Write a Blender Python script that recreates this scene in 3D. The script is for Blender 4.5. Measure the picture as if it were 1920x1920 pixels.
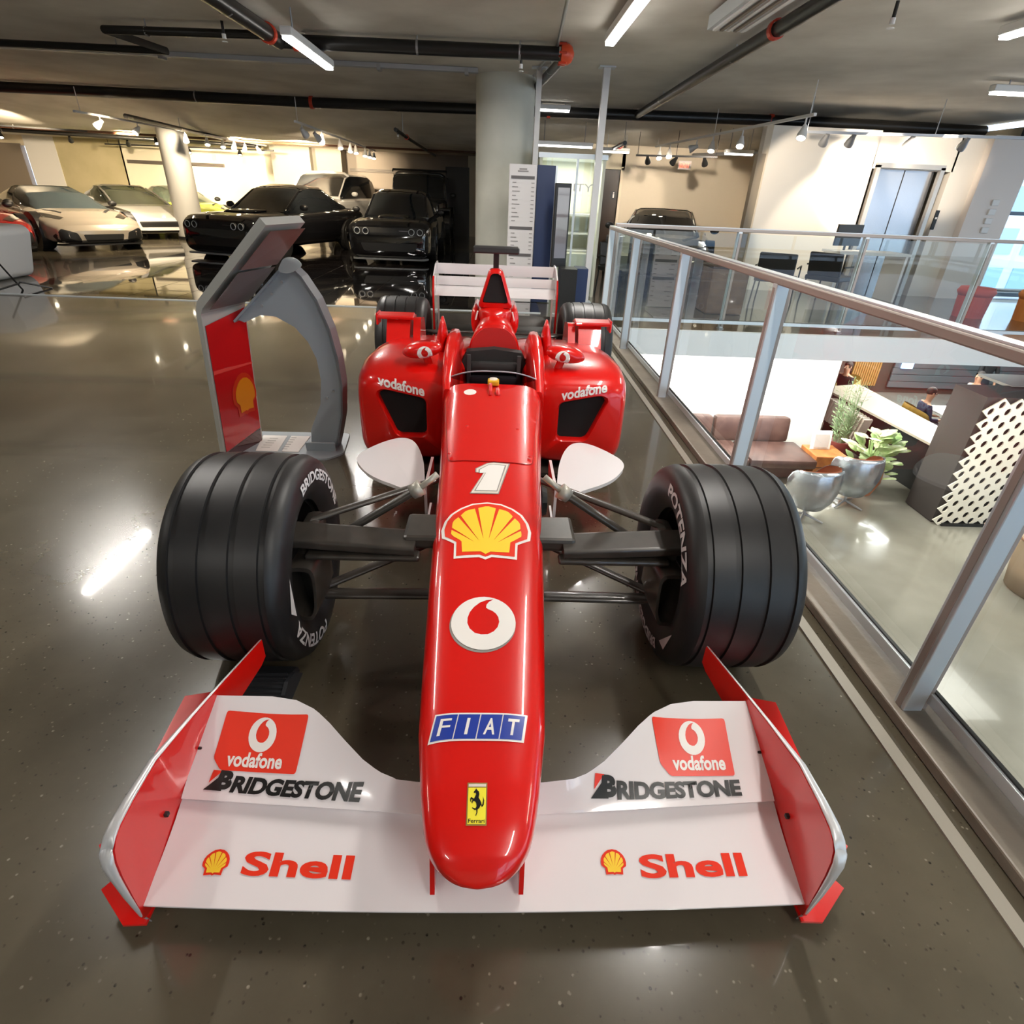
import bpy, bmesh, math, random
from mathutils import Vector, Matrix
from mathutils.bvhtree import BVHTree
import numpy as np
random.seed(7)
for o in list(bpy.data.objects): bpy.data.objects.remove(o)
S = bpy.context.scene
COL = S.collection
PI = math.pi
def lerp(a, b, t): return a + (b - a) * t
def interp(x, xs, ys): return float(np.interp(x, xs, ys))

# ---------------------------------------------------------------- camera
def make_camera():
    yaw, pitch, roll, h, f = .0434, .5100, .0444, 1.375, 1068.
    fw = Vector((math.sin(yaw) * math.cos(pitch), math.cos(yaw) * math.cos(pitch), -math.sin(pitch)))
    r = Vector((math.cos(yaw), -math.sin(yaw), 0)); u = r.cross(fw)
    r2 = math.cos(roll) * r + math.sin(roll) * u; u2 = -math.sin(roll) * r + math.cos(roll) * u
    cd = bpy.data.cameras.new('camera'); c = bpy.data.objects.new('camera', cd); COL.objects.link(c)
    M = Matrix((r2, u2, -fw)).transposed().to_4x4(); M.translation = (0, 0, h); c.matrix_world = M
    cd.sensor_width = 36; cd.lens = 36 * f / 1920; cd.clip_start = .05; cd.clip_end = 200
    S.camera = c
make_camera()
S.view_settings.view_transform = 'Standard'; S.view_settings.look = 'None'
S.view_settings.gamma = 1; S.view_settings.use_curve_mapping = False
S.view_settings.exposure = 0.0

# ---------------------------------------------------------------- world: hazy bright daylight
W = bpy.data.worlds.new('daylight'); S.world = W; W.use_nodes = True
nt = W.node_tree; nt.nodes.clear()
wo = nt.nodes.new('ShaderNodeOutputWorld'); bg = nt.nodes.new('ShaderNodeBackground')
tc = nt.nodes.new('ShaderNodeTexCoord'); nz = nt.nodes.new('ShaderNodeTexNoise'); nz.inputs['Scale'].default_value = 5
cr = nt.nodes.new('ShaderNodeValToRGB')
cr.color_ramp.elements[0].position = .35; cr.color_ramp.elements[0].color = (.22, .42, .75, 1)
cr.color_ramp.elements[1].position = .62; cr.color_ramp.elements[1].color = (1, 1, 1, 1)
nt.links.new(tc.outputs['Generated'], nz.inputs['Vector']); nt.links.new(nz.outputs['Fac'], cr.inputs['Fac'])
nt.links.new(cr.outputs['Color'], bg.inputs['Color']); bg.inputs['Strength'].default_value = 4.2
nt.links.new(bg.outputs[0], wo.inputs['Surface'])

# ---------------------------------------------------------------- lamps of the place and added fill lights (energies in watts)
def area(name, loc, sx, sy, e, col, rot=(0, 0, 0)):
    l = bpy.data.lights.new(name, 'AREA'); l.shape = 'RECTANGLE'; l.size = sx; l.size_y = sy; l.energy = e; l.color = col
    o = bpy.data.objects.new(name, l); COL.objects.link(o); o.location = loc; o.rotation_euler = rot; return o
def spot(name, loc, target, e, col, ang=60, rad=.05, blend=.5):
    l = bpy.data.lights.new(name, 'SPOT'); l.energy = e; l.color = col; l.spot_size = math.radians(ang); l.spot_blend = blend; l.shadow_soft_size = rad
    o = bpy.data.objects.new(name, l); COL.objects.link(o); o.location = loc
    d = Vector(target) - Vector(loc); o.rotation_euler = d.to_track_quat('-Z', 'Y').to_euler(); return o
WARM = (1, .80, .55); NEUT = (1, .95, .88); COOL = (.85, .93, 1)
TUBES = [(-1.97, 7.50, 1.56), (1.06, 6.3, 1.6), (4.25, 5.3, 1.6), (-4.45, 5.8, 1.3), (1.08, 2.32, 1.15), (-2.2, 2.9, 1.5), (4.3, .9, 1.5),
         (-6.5, 1.5, 1.5), (-2.2, -2.6, 1.5), (1.3, -1.0, 1.5)]
for i, (x, y, l) in enumerate(TUBES): area('tube_glow', (x, y, 2.655 if i else 2.515), .07, l, 60 if i < 4 else 44, NEUT)
area('tube_glow', (.95, 12.3, 2.55), .6, .08, 30, NEUT); area('tube_glow', (1.35, 14.0, 2.3), 1.2, .08, 40, NEUT)
# warm track washes over the parked cars and the far walls
for x, y, tx, ty, tz, e in [(-9.5, 17.5, -11, 22, 1.2, 500), (-7, 18, -7, 22, 1.2, 700), (-5.3, 18, -6.3, 22, 1.2, 600), (-10.5, 15, -12.8, 17, 1, 350),
                            (-8, 14.5, -9, 14.5, 0, 260), (-6.5, 12.6, -8.5, 13.6, .5, 220), (-3.4, 13.6, -4, 16, 0, 160), (-6.9, 15.4, -9.0, 17, .5, 160),
                            (-3.4, 12.4, -3.6, 12.5, 0, 150), (-3.9, 15.6, -4.8, 17.6, 1.1, 120)]:
    spot('track_wash', (x, y, 2.28), (tx, ty, tz), e * 2.2, WARM, 95, .06)
for x, y, tx, ty, tz, e in [(4.0, 9.4, 5.3, 11, 1.5, 60), (4.1, 12.6, 4.5, 16, 1.0, 150), (5.6, 9.6, 6.1, 11, 1.9, 150), (6.6, 9.8, 7.2, 11, 2.1, 90), (3.4, 13, 2.6, 16, 1.4, 90),
                            (6.2, 9.7, 5.8, 11, 1.2, 90)]:
    spot('track_wash', (x, y, 2.35), (tx, ty, tz), e * 2, (1, .87, .7), 60, .05, .35)
# lower level: strong area lights added under the slab, no fittings modelled
area('lower_glow', (4.2, 9.2, -.5), 3.6, .5, 420, (1, .96, .9), (math.radians(25), 0, 0))
area('lower_glow', (6.8, 6.6, -.5), 2.5, 1.2, 75, NEUT)
area('lower_glow', (9.6, 12.2, -.5), 3.0, 2.0, 300, NEUT)
area('booth_fill', (1.05, 9.8, 1.80), .7, .5, 14, NEUT)  # fill light added to brighten the booth, no fitting there
area('lower_glow', (9.0, 5.6, -.6), 1.2, 2.0, 200, (1, .93, .85), (math.radians(-50), 0, 0))
area('lower_glow', (4.6, 2.5, -.5), 1.4, 1.4, 45, NEUT)

# ---------------------------------------------------------------- materials
MATS = {}
def mat(name, col, rough=.5, metal=0, coat=0, spec=.5, emit=None, es=0, noise=None, bump=None, sheen=0):
    if name in MATS: return MATS[name]
    m = bpy.data.materials.new(name); m.use_nodes = True; N = m.node_tree.nodes; L = m.node_tree.links
    b = N['Principled BSDF']
    b.inputs['Base Color'].default_value = (*col, 1); b.inputs['Roughness'].default_value = rough; b.inputs['Metallic'].default_value = metal
    b.inputs['Coat Weight'].default_value = coat; b.inputs['Coat Roughness'].default_value = .03; b.inputs['Specular IOR Level'].default_value = spec
    if sheen: b.inputs['Sheen Weight'].default_value = sheen
    if emit: b.inputs['Emission Color'].default_value = (*emit, 1); b.inputs['Emission Strength'].default_value = es
    if noise or bump:
        t = N.new('ShaderNodeTexCoord')
    if noise:
        sc, c2, rr = noise
        n = N.new('ShaderNodeTexNoise'); n.inputs['Scale'].default_value = sc; n.inputs['Detail'].default_value = 6
        L.new(t.outputs['Object'], n.inputs['Vector'])
        r = N.new('ShaderNodeValToRGB'); r.color_ramp.elements[0].position = .35; r.color_ramp.elements[1].position = .65
        r.color_ramp.elements[0].color = (*col, 1); r.color_ramp.elements[1].color = (*c2, 1)
        L.new(n.outputs['Fac'], r.inputs['Fac']); L.new(r.outputs['Color'], b.inputs['Base Color'])
        if rr:
            mr = N.new('ShaderNodeMapRange'); mr.inputs['To Min'].default_value = rough; mr.inputs['To Max'].default_value = rr
            L.new(n.outputs['Fac'], mr.inputs['Value']); L.new(mr.outputs[0], b.inputs['Roughness'])
    if bump:
        bs, bd = bump
        n = N.new('ShaderNodeTexNoise'); n.inputs['Scale'].default_value = bs; n.inputs['Detail'].default_value = 4
        L.new(t.outputs['Object'], n.inputs['Vector'])
        bp = N.new('ShaderNodeBump'); bp.inputs['Strength'].default_value = bd; bp.inputs['Distance'].default_value = .01
        L.new(n.outputs['Fac'], bp.inputs['Height']); L.new(bp.outputs[0], b.inputs['Normal'])
    MATS[name] = m; return m
def concrete_floor():
    m = bpy.data.materials.new('polished_concrete'); m.use_nodes = True; N = m.node_tree.nodes; L = m.node_tree.links; b = N['Principled BSDF']
    t = N.new('ShaderNodeTexCoord')
    n1 = N.new('ShaderNodeTexNoise'); n1.inputs['Scale'].default_value = 1.1; n1.inputs['Detail'].default_value = 8; n1.inputs['Roughness'].default_value = .6
    r1 = N.new('ShaderNodeValToRGB'); r1.color_ramp.elements[0].position = .3; r1.color_ramp.elements[1].position = .7
    r1.color_ramp.elements[0].color = (.056, .047, .031, 1); r1.color_ramp.elements[1].color = (.115, .098, .066, 1)
    v = N.new('ShaderNodeTexVoronoi'); v.inputs['Scale'].default_value = 62
    r2 = N.new('ShaderNodeValToRGB'); r2.color_ramp.elements[0].position = .15; r2.color_ramp.elements[1].position = .26
    r2.color_ramp.elements[0].color = (1, 1, 1, 1); r2.color_ramp.elements[1].color = (0, 0, 0, 1)
    n2 = N.new('ShaderNodeTexNoise'); n2.inputs['Scale'].default_value = 37; n2.inputs['Detail'].default_value = 3
    r3 = N.new('ShaderNodeValToRGB'); r3.color_ramp.elements[0].position = .50; r3.color_ramp.elements[1].position = .66
    mu = N.new('ShaderNodeMath'); mu.operation = 'MULTIPLY'
    mx = N.new('ShaderNodeMix'); mx.data_type = 'RGBA'; mx.blend_type = 'MIX'
    sp = N.new('ShaderNodeValToRGB'); sp.color_ramp.elements[0].color = (.018, .015, .011, 1); sp.color_ramp.elements[1].color = (.26, .235, .18, 1)
    sp.color_ramp.elements[0].position = .60; sp.color_ramp.elements[1].position = .70
    for q in (n1, v, n2): L.new(t.outputs['Object'], q.inputs['Vector'])
    L.new(n1.outputs['Fac'], r1.inputs['Fac']); L.new(v.outputs['Distance'], r2.inputs['Fac']); L.new(n2.outputs['Fac'], r3.inputs['Fac'])
    L.new(r2.outputs['Color'], mu.inputs[0]); L.new(r3.outputs['Color'], mu.inputs[1]); L.new(mu.outputs[0], mx.inputs['Factor'])
    L.new(v.outputs['Color'], sp.inputs['Fac']); L.new(r1.outputs['Color'], mx.inputs['A']); L.new(sp.outputs['Color'], mx.inputs['B'])
    L.new(mx.outputs['Result'], b.inputs['Base Color'])
    mr = N.new('ShaderNodeMapRange'); mr.inputs['To Min'].default_value = .16; mr.inputs['To Max'].default_value = .30
    L.new(n1.outputs['Fac'], mr.inputs['Value']); L.new(mr.outputs[0], b.inputs['Roughness'])
    b.inputs['Coat Weight'].default_value = .6; b.inputs['Coat Roughness'].default_value = .045
    return m
def glass_mat(name, tint, rough=0.0, ior=1.5, refl=1.0):
    m = bpy.data.materials.new(name); m.use_nodes = True; N = m.node_tree.nodes; L = m.node_tree.links; N.clear()
    o = N.new('ShaderNodeOutputMaterial'); t = N.new('ShaderNodeBsdfTransparent'); t.inputs[0].default_value = (*tint, 1)
    g = N.new('ShaderNodeBsdfGlossy'); g.inputs['Roughness'].default_value = rough; g.inputs['Color'].default_value = (refl, refl, refl, 1)
    f = N.new('ShaderNodeFresnel'); f.inputs['IOR'].default_value = ior; x = N.new('ShaderNodeMixShader')
    ge = N.new('ShaderNodeNewGeometry'); iv = N.new('ShaderNodeMath'); iv.operation = 'SUBTRACT'; iv.inputs[0].default_value = 1; L.new(ge.outputs['Backfacing'], iv.inputs[1])
    mu = N.new('ShaderNodeMath'); mu.operation = 'MULTIPLY'; L.new(f.outputs[0], mu.inputs[0]); L.new(iv.outputs[0], mu.inputs[1])
    L.new(mu.outputs[0], x.inputs[0]); L.new(t.outputs[0], x.inputs[1]); L.new(g.outputs[0], x.inputs[2]); L.new(x.outputs[0], o.inputs[0]); return m
def emis(name, col, s): return mat(name, (.8, .8, .8), .5, emit=col, es=s)
M_FLOOR = concrete_floor()
M_CEIL = mat('raw_concrete', (.54, .50, .43), .8, noise=(.9, (.74, .70, .62), 0), bump=(9, .25))
M_PILLAR = mat('pillar_concrete', (.62, .62, .54), .6, noise=(1.6, (.74, .73, .64), 0))
M_CREAM = mat('cream_wall', (.78, .68, .50), .7, noise=(1.2, (.82, .73, .56), 0))
M_WHITE = mat('white_paint', (.80, .79, .77), .5)
M_TAUPE = mat('taupe_wall', (.24, .20, .16), .6)
M_YELLW = mat('yellowish_wall', (.48, .42, .24), .7, noise=(1.5, (.56, .49, .30), 0))
M_TILE = mat('black_polished_tile', (.012, .010, .010), .03, coat=1)
M_BLACK = mat('satin_black', (.012, .012, .012), .45)
M_PIPE = mat('black_pipe', (.014, .013, .012), .35)
M_REDC = mat('red_coupling', (.55, .05, .02), .4)
M_GALV = mat('galvanised_steel', (.42, .42, .43), .4, .7)
M_ALU = mat('brushed_aluminium', (.66, .71, .74), .34, .35)
M_RAILB = mat('taupe_handrail', (.36, .31, .28), .45, .2)
M_GLASS = glass_mat('clear_glass', (.93, .96, .95))
M_CARGL = glass_mat('car_window_glass', (.02, .025, .028), 0, 1.5)
M_TUBE = emis('lit_tube', (1, .97, .92), 14); M_BULB = emis('lit_bulb', (1, .88, .66), 30)
M_RED = mat('racing_red', (.66, .005, .003), .28, coat=.85, spec=.3)
M_RED2 = mat('decal_red', (.80, .035, .012), .3, coat=.4)
M_WHT = mat('wing_white', (.80, .76, .77), .12, coat=1)
M_DWHT = mat('decal_white', (.82, .79, .75), .3)
M_DBLK = mat('decal_black', (.006, .006, .006), .35)
M_YEL = mat('decal_yellow', (.95, .62, .04), .35)
M_BLUE = mat('decal_blue', (.01, .04, .33), .35)
M_SILV = mat('silver_edge', (.60, .60, .61), .34, .3, coat=.3)
M_RUB = mat('tyre_rubber', (.012, .012, .013), .38, spec=.45, noise=(6, (.020, .019, .019), .48))
M_RUBS = mat('tyre_sidewall', (.018, .015, .016), .5)
M_CARB = mat('carbon_arms', (.028, .024, .020), .35, coat=.25, noise=(14, (.045, .038, .031), 0))
M_RIM = mat('dark_rim', (.02, .02, .02), .3, .4)

# ---------------------------------------------------------------- mesh helpers
def wmat(o):
    M = Matrix.Identity(4)
    while o is not None:
        M = Matrix.LocRotScale(o.location, o.rotation_euler, o.scale) @ M; o = o.parent
    return M
def E(name, loc, label, cat, group=None, rz=0):
    o = bpy.data.objects.new(name, None); COL.objects.link(o); o.location = loc; o.rotation_euler = (0, 0, rz); o.empty_display_size = .1
    o['label'] = label; o['category'] = cat
    if group: o['group'] = group
    return o
def tag(o, label=None, cat=None, group=None, kind=None):
    if label: o['label'] = label
    if cat: o['category'] = cat
    if group: o['group'] = group
    if kind: o['kind'] = kind
    return o
def obj(name, bm, m, parent=None, smooth=False, label=None, recalc=True, angle=None):
    """links ONE mesh object; vertices are given in world space (or the root's space while it sits at the origin)"""
    if recalc: bmesh.ops.recalc_face_normals(bm, faces=bm.faces)
    if parent is not None: bm.transform(wmat(parent).inverted())
    me = bpy.data.meshes.new(name)
    if angle:
        for e in bm.edges:
            if len(e.link_faces) == 2 and e.calc_face_angle(0) > math.radians(angle): e.smooth = False
        smooth = True
    for f in bm.faces: f.smooth = smooth
    bm.to_mesh(me); bm.free()
    if isinstance(m, (list, tuple)):
        for q in m: me.materials.append(q)
    else: me.materials.append(m)
    o = bpy.data.objects.new(name, me); COL.objects.link(o)
    if parent is not None: o.parent = parent
    if label: o['label'] = label
    return o
def B(): return bmesh.new()
def box(bm, c, s, R=None, bev=0):
    g = bmesh.ops.create_cube(bm, size=1); v = g['verts']
    for q in v: q.co = Vector((q.co.x * s[0], q.co.y * s[1], q.co.z * s[2]))
    if bev:
        ed = list({e for q in v for e in q.link_edges})
        r = bmesh.ops.bevel(bm, geom=ed, offset=bev, segments=2, affect='EDGES', profile=.5)
        v = list({q for f in r['faces'] for q in f.verts} | {q for q in v if q.is_valid})
    for q in v:
        if R is not None: q.co = R @ q.co
        q.co += Vector(c)
    return bm
def frame(d):
    d = Vector(d).normalized(); a = Vector((0, 0, 1)) if abs(d.z) < .9 else Vector((1, 0, 0))
    x = d.cross(a).normalized(); return x, d.cross(x).normalized()
def tube(bm, pts, r, n=8, cap=True, sx=1, sy=1, closed=False):
    pts = [Vector(p) for p in pts]; rs = r if isinstance(r, (list, tuple)) else [r] * len(pts); rings = []
    X = None
    for i, p in enumerate(pts):
        if closed: d = pts[(i + 1) % len(pts)] - pts[i - 1]
        else: d = pts[min(i + 1, len(pts) - 1)] - pts[max(i - 1, 0)]
        d.normalize()
        if X is None: X, Y = frame(d)
        else:
            X = (X - d * X.dot(d)).normalized(); Y = d.cross(X).normalized()
        rings.append([bm.verts.new(p + X * math.cos(2 * PI * k / n) * rs[i] * sx + Y * math.sin(2 * PI * k / n) * rs[i] * sy) for k in range(n)])
    m = len(rings)
    for i in range(m if closed else m - 1):
        a, b = rings[i], rings[(i + 1) % m]
        for k in range(n): bm.faces.new((a[k], a[(k + 1) % n], b[(k + 1) % n], b[k]))
    if cap and not closed:
        bm.faces.new(rings[0]); bm.faces.new(rings[-1])
    return bm
def loft(bm, rings, cap0=True, cap1=True, closed=True):
    R = [[bm.verts.new(Vector(p)) for p in r] for r in rings]; n = len(R[0])
    for i in range(len(R) - 1):
        for k in range(n if closed else n - 1):
            try: bm.faces.new((R[i][k], R[i][(k + 1) % n], R[i + 1][(k + 1) % n], R[i + 1][k]))
            except ValueError: pass
    if cap0 and closed: bm.faces.new(R[0])
    if cap1 and closed: bm.faces.new(R[-1])
    return bm
def lathe(bm, prof, c, axis='x', n=48, cap=False, a0=0, a1=2 * PI):
    full = abs(a1 - a0 - 2 * PI) < 1e-6; m = n if full else n + 1; rings = []
    for t, r in prof:
        row = []
        for k in range(m):
            a = a0 + (a1 - a0) * k / n; p, q = r * math.cos(a), r * math.sin(a)
            v = (t, p, q) if axis == 'x' else ((p, t, q) if axis == 'y' else (p, q, t))
            row.append(bm.verts.new(Vector(v) + Vector(c)))
        rings.append(row)
    for i in range(len(rings) - 1):
        for k in range(n):
            k2 = (k + 1) % m
            bm.faces.new((rings[i][k], rings[i][k2], rings[i + 1][k2], rings[i + 1][k]))
    if cap: bm.faces.new(rings[0]); bm.faces.new(rings[-1])
    return bm
def prism(bm, poly, f, t0, t1):
    """poly in 2D, f(u, v, t) -> 3D; extruded from t0 to t1"""
    a = [bm.verts.new(Vector(f(u, v, t0))) for u, v in poly]; b = [bm.verts.new(Vector(f(u, v, t1))) for u, v in poly]; n = len(a)
    bm.faces.new(a); bm.faces.new(b[::-1])
    for k in range(n): bm.faces.new((a[k], b[k], b[(k + 1) % n], a[(k + 1) % n]))
    return bm
def sellipse(n, ex, cx, cz, hw, ht, hb=None):
    hb = ht if hb is None else hb; out = []
    for k in range(n):
        a = 2 * PI * k / n; c, s = math.cos(a), math.sin(a)
        x = math.copysign(abs(c) ** (2 / ex), c) * hw; z = math.copysign(abs(s) ** (2 / ex), s) * (ht if s > 0 else hb)
        out.append((cx + x, cz + z))
    return out
def round_poly(pts, r, n=5):
    out = []; m = len(pts)
    for i in range(m):
        p, a, b = Vector(pts[i]), Vector(pts[i - 1]), Vector(pts[(i + 1) % m])
        ra = min(r, (a - p).length * .45, (b - p).length * .45)
        s, e = p + (a - p).normalized() * ra, p + (b - p).normalized() * ra
        for k in range(n + 1):
            t = k / n; q = (1 - t) ** 2 * s + 2 * t * (1 - t) * p + t * t * e; out.append((q.x, q.y))
    return out
# 2D artwork -> bmesh in the xy plane
def curve_bm(c):
    o = bpy.data.objects.new('tmp', c); me = bpy.data.meshes.new_from_object(o); bm = B(); bm.from_mesh(me)
    bpy.data.objects.remove(o); bpy.data.curves.remove(c); bpy.data.meshes.remove(me); return bm
def text2d(s, w, h, heavy=0, shear=0, font_space=1.0):
    c = bpy.data.curves.new('t', 'FONT'); c.body = s; c.size = 1; c.offset = heavy; c.space_character = font_space; c.resolution_u = 4; c.fill_mode = 'BOTH'
    bm = curve_bm(c)
    xs = [v.co.x for v in bm.verts]; ys = [v.co.y for v in bm.verts]; x0, x1, y0, y1 = min(xs), max(xs), min(ys), max(ys)
    for v in bm.verts:
        yy = (v.co.y - y0) / (y1 - y0) * h
        v.co = Vector(((v.co.x - x0) / (x1 - x0) * w - w / 2 + shear * (yy - h / 2), yy - h / 2, 0))
    return bm
def shape2d(loops):
    c = bpy.data.curves.new('s', 'CURVE'); c.dimensions = '2D'; c.fill_mode = 'BOTH'
    for lp in loops:
        s = c.splines.new('POLY'); s.points.add(len(lp) - 1); s.use_cyclic_u = True
        for i, (x, y) in enumerate(lp): s.points[i].co = (x, y, 0, 1)
    return curve_bm(c)
def gridcut(bm, step):
    for ax in (0, 1):
        vs = [v.co[ax] for v in bm.verts]; a = math.ceil(min(vs) / step) * step
        while a < max(vs):
            n = Vector((0, 0, 0)); n[ax] = 1; p = Vector((0, 0, 0)); p[ax] = a
            bmesh.ops.bisect_plane(bm, geom=list(bm.verts) + list(bm.edges) + list(bm.faces), plane_co=p, plane_no=n); a += step
def bvh(*obs):
    vs, fs = [], []
    for o in obs:
        M = wmat(o); k = len(vs); vs += [M @ v.co for v in o.data.vertices]; fs += [[k + i for i in p.vertices] for p in o.data.polygons]
    return BVHTree.FromPolygons(vs, fs)
def decal(name, bm, O, U, V, D, tree, m, parent, off=.0015, step=.02, label=None):
    """wraps flat artwork on a surface: it is laid out on plane O,U,V and dropped along D on the target mesh"""
    O, U, V, D = Vector(O), Vector(U), Vector(V), Vector(D).normalized()
    bmesh.ops.triangulate(bm, faces=bm.faces); gridcut(bm, step)
    miss = []
    for v in bm.verts:
        p = O + U * v.co.x + V * v.co.y; h = tree.ray_cast(p - D * .3, D)
        if h[0] is None: miss.append(v); continue
        n = h[1]
        if n.dot(D) > 0: n = -n
        v.co = h[0] + n * off
    if miss: bmesh.ops.delete(bm, geom=miss, context='VERTS')
    return obj(name, bm, m, parent, recalc=False, label=label, smooth=True)
def struct(name, bm, m, parent=None, smooth=False):
    o = obj(name, bm, m, parent, smooth)
    if parent is None: o['kind'] = 'structure'
    return o
def copytree(o, parent=None):
    c = o.copy(); COL.objects.link(c); c.parent = parent
    for ch in list(o.children): copytree(ch, c)
    return c
# ================================================================ THE SETTING
VX, VY0, VY1, VX1 = 1.42, -3.5, 7.12, 12.5          # the open void beside the racing car
bm = B()
box(bm, ((-17 + VX) / 2, 8, -.14), (17 + VX, 28, .28)); box(bm, ((VX + 9.0) / 2, (VY1 + 22) / 2, -.14), (9.0 - VX, 22 - VY1, .28)); box(bm, (11.75, (VY1 + 11.4) / 2, -.14), (5.5, 11.4 - VY1, .28))
box(bm, ((VX + 14.5) / 2, (-6 + VY0) / 2, -.14), (14.5 - VX, VY0 + 6, .28)); box(bm, ((VX1 + 14.5) / 2, (VY0 + VY1) / 2, -.14), (14.5 - VX1, VY1 - VY0, .28))
FL = struct('floor', bm, M_FLOOR)
t0 = None
for i in range(12):
    for j in range(13):
        x, y = -6.6 + .6 * i, 7.86 + .62 * j
        if t0 is None:
            bm = B(); box(bm, (x + .298, y + .308, .003), (.594, .614, .006), bev=.0015); t0 = obj('floor_tile', bm, M_TILE, FL); tx, ty = x, y
        else:
            c = t0.copy(); COL.objects.link(c); c.parent = FL; c.location = (x - tx, y - ty, 0)
struct('trim_1', box(B(), (-3.0, 7.85, .004), (7.2, .03, .012)), M_ALU)
# pale strip and raised concrete kerb along the railing
M_KERB = mat('kerb_concrete', (.19, .16, .125), .4, noise=(3, (.29, .25, .20), 0), bump=(30, .2))
struct('trim_2', box(B(), (1.335, 1.8, .02), (.17, 10.6, .04), bev=.006), M_KERB)
struct('trim_3', box(B(), (1.185, 1.8, .003), (.040, 10.6, .006)), mat('pale_strip', (.30, .275, .23), .4))
# void edges
M_FASC = mat('fascia_white', (.80, .82, .84), .35)
struct('trim_4', box(B(), ((VX + VX1) / 2, VY1 - .03, -.15), (VX1 - VX, .06, .30)), M_FASC)
struct('trim_5', box(B(), (VX + .02, (VY0 + VY1) / 2 - .05, -.16), (.04, VY1 - VY0 - .1, .28)), M_FASC)
# ceiling with a lower slab at the back
bm = B(); box(bm, (-4.0, 3.5, 2.9), (26, 19.2, .2)); box(bm, (11.75, 2.65, 2.9), (5.5, 17.5, .2)); prism(bm, [(13.1, 2.8), (16.8, 2.38), (22.2, 2.38), (22.2, 3.0), (13.1, 3.0)], lambda y, z, x: (x, y, z), -17, 9.0)
CE = struct('ceiling', bm, M_CEIL)
# walls
struct('wall_left', box(B(), (-16.9, 8, 1.4), (.2, 28, 3)), M_CREAM)
struct('wall_front', box(B(), (-7.6, -6.1, 1.4), (18.8, .2, 3)), M_CREAM)     # behind the photographer
struct('wall_back', box(B(), (-9.65, 22.1, 1.2), (5.1, .2, 2.6)), mat('bright_wall', (.86, .80, .64), .7))
struct('wall_back_olive', box(B(), (-13.2, 22.1, 1.2), (2.1, .2, 2.6)), M_YELLW)
struct('wall_back_cream', box(B(), (-14.7, 22.08, 1.2), (.95, .2, 2.6)), M_WHITE)
struct('door_2', box(B(), (-16.1, 22.05, 1.0), (1.6, .2, 2.3)), M_TAUPE)
struct('wall_back_taupe', box(B(), (-3.4, 22.1, 1.2), (3.4, .2, 2.6)), M_TAUPE)
bm = B(); box(bm, (-6.5, 21.6, 1.2), (1.2, 1, 2.6)); box(bm, (-5.45, 21.75, 1.2), (.9, .7, 2.6))
struct('wall_back_pier', bm, mat('grey_pier', (.30, .27, .22), .7))
struct('door_3', box(B(), (-1.35, 22.05, 1.0), (.78, .16, 2.1)), mat('near_black_door', (.02, .016, .013), .4))
struct('wall_back_right', box(B(), (1.05, 22.1, 1.2), (4.1, .2, 2.6)), M_CREAM)
struct('wall_back_lintel', box(B(), (-1.35, 22.12, 2.3), (.9, .2, .5)), M_TAUPE)
struct('wall_back_lintel_left', box(B(), (-16.1, 22.1, 2.35), (1.9, .2, .5)), M_CREAM)
for x, z, w in ((-10.5, 1.79, 3.1), (-3.45, 1.84, 2.9)):
    t = E('slot_vent', (x, 22, z), 'long slot air grille high on the ' + ('bright cream wall' if w > 3 else 'taupe wall behind the parked trucks'), 'vent', 'slot air grilles')
    obj('frame', box(B(), (x, 21.98, z), (w, .04, .1)), M_TAUPE, t)
    for k in range(4): obj('slat', box(B(), (x, 21.95, z - .036 + .024 * k), (w - .06, .03, .008)), M_BLACK, t)
# right-hand side: restroom wall, elevator wall
struct('wall_restroom', box(B(), (4.72, 16.1, 1.2), (3.5, .2, 2.6)), mat('tan_wall', (.72, .62, .48), .7))
bm = B(); box(bm, (1.55, 16.1, 1.2), (1.6, .2, 2.6)); box(bm, (2.7, 16.1, 2.22), (.7, .2, .5)); struct('wall_restroom_left', bm, M_CREAM)
D1 = struct('door_1', box(B(), (2.65, 16.08, 1.0), (.62, .08, 1.95)), mat('dark_brown_door', (.035, .018, .010), .4))
obj('door_handle', tube(B(), [(2.40, 16.0, .95), (2.40, 15.97, .95), (2.40, 15.97, 1.15), (2.40, 16.0, 1.15)], .012), M_GALV, D1)
obj('door_sign', box(B(), (2.85, 16.03, 1.42), (.15, .012, .18)), M_DBLK, D1)
bm = B(); box(bm, (2.85, 16.02, 1.41), (.035, .01, .08)); lathe(bm, [(16.015, 0), (16.015, .018)], (2.85, 0, 1.475), 'y', 12); obj('door_sign_figure', bm, M_DWHT, D1)
bm = B()
for x in (2.31, 2.99): box(bm, (x, 16.0, 1.0), (.06, .06, 2.0))
box(bm, (2.65, 16.0, 2.0), (.74, .06, .06)); obj('door_frame', bm, M_CREAM, D1)
M_PEACH = mat('lit_wall', (.80, .74, .66), .6)
struct('wall_elevator', box(B(), (5.3, 11.1, 1.2), (1.9, .2, 2.6)), M_PEACH)
bm = B(); box(bm, (7.86, 11.1, 1.2), (.5, .2, 2.6)); box(bm, (6.94, 11.1, 2.22), (1.4, .2, .5)); struct('wall_elevator_right', bm, M_PEACH)
struct('wall_call_panel', box(B(), (8.42, 11.0, 1.2), (.75, .3, 2.6)), mat('pinkish_panel', (.78, .70, .64), .4))
struct('wall_elevator_side', box(B(), (5.36, 13.5, 1.2), (.1, 5.4, 2.6), R=Matrix.Rotation(-.37, 3, 'Z')), MATS['tan_wall'])
struct('trim_8', box(B(), (4.33, 11.02, 1.05), (.13, .14, 2.1)), mat('brown_strip_wall', (.34, .27, .19), .6))
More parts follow.
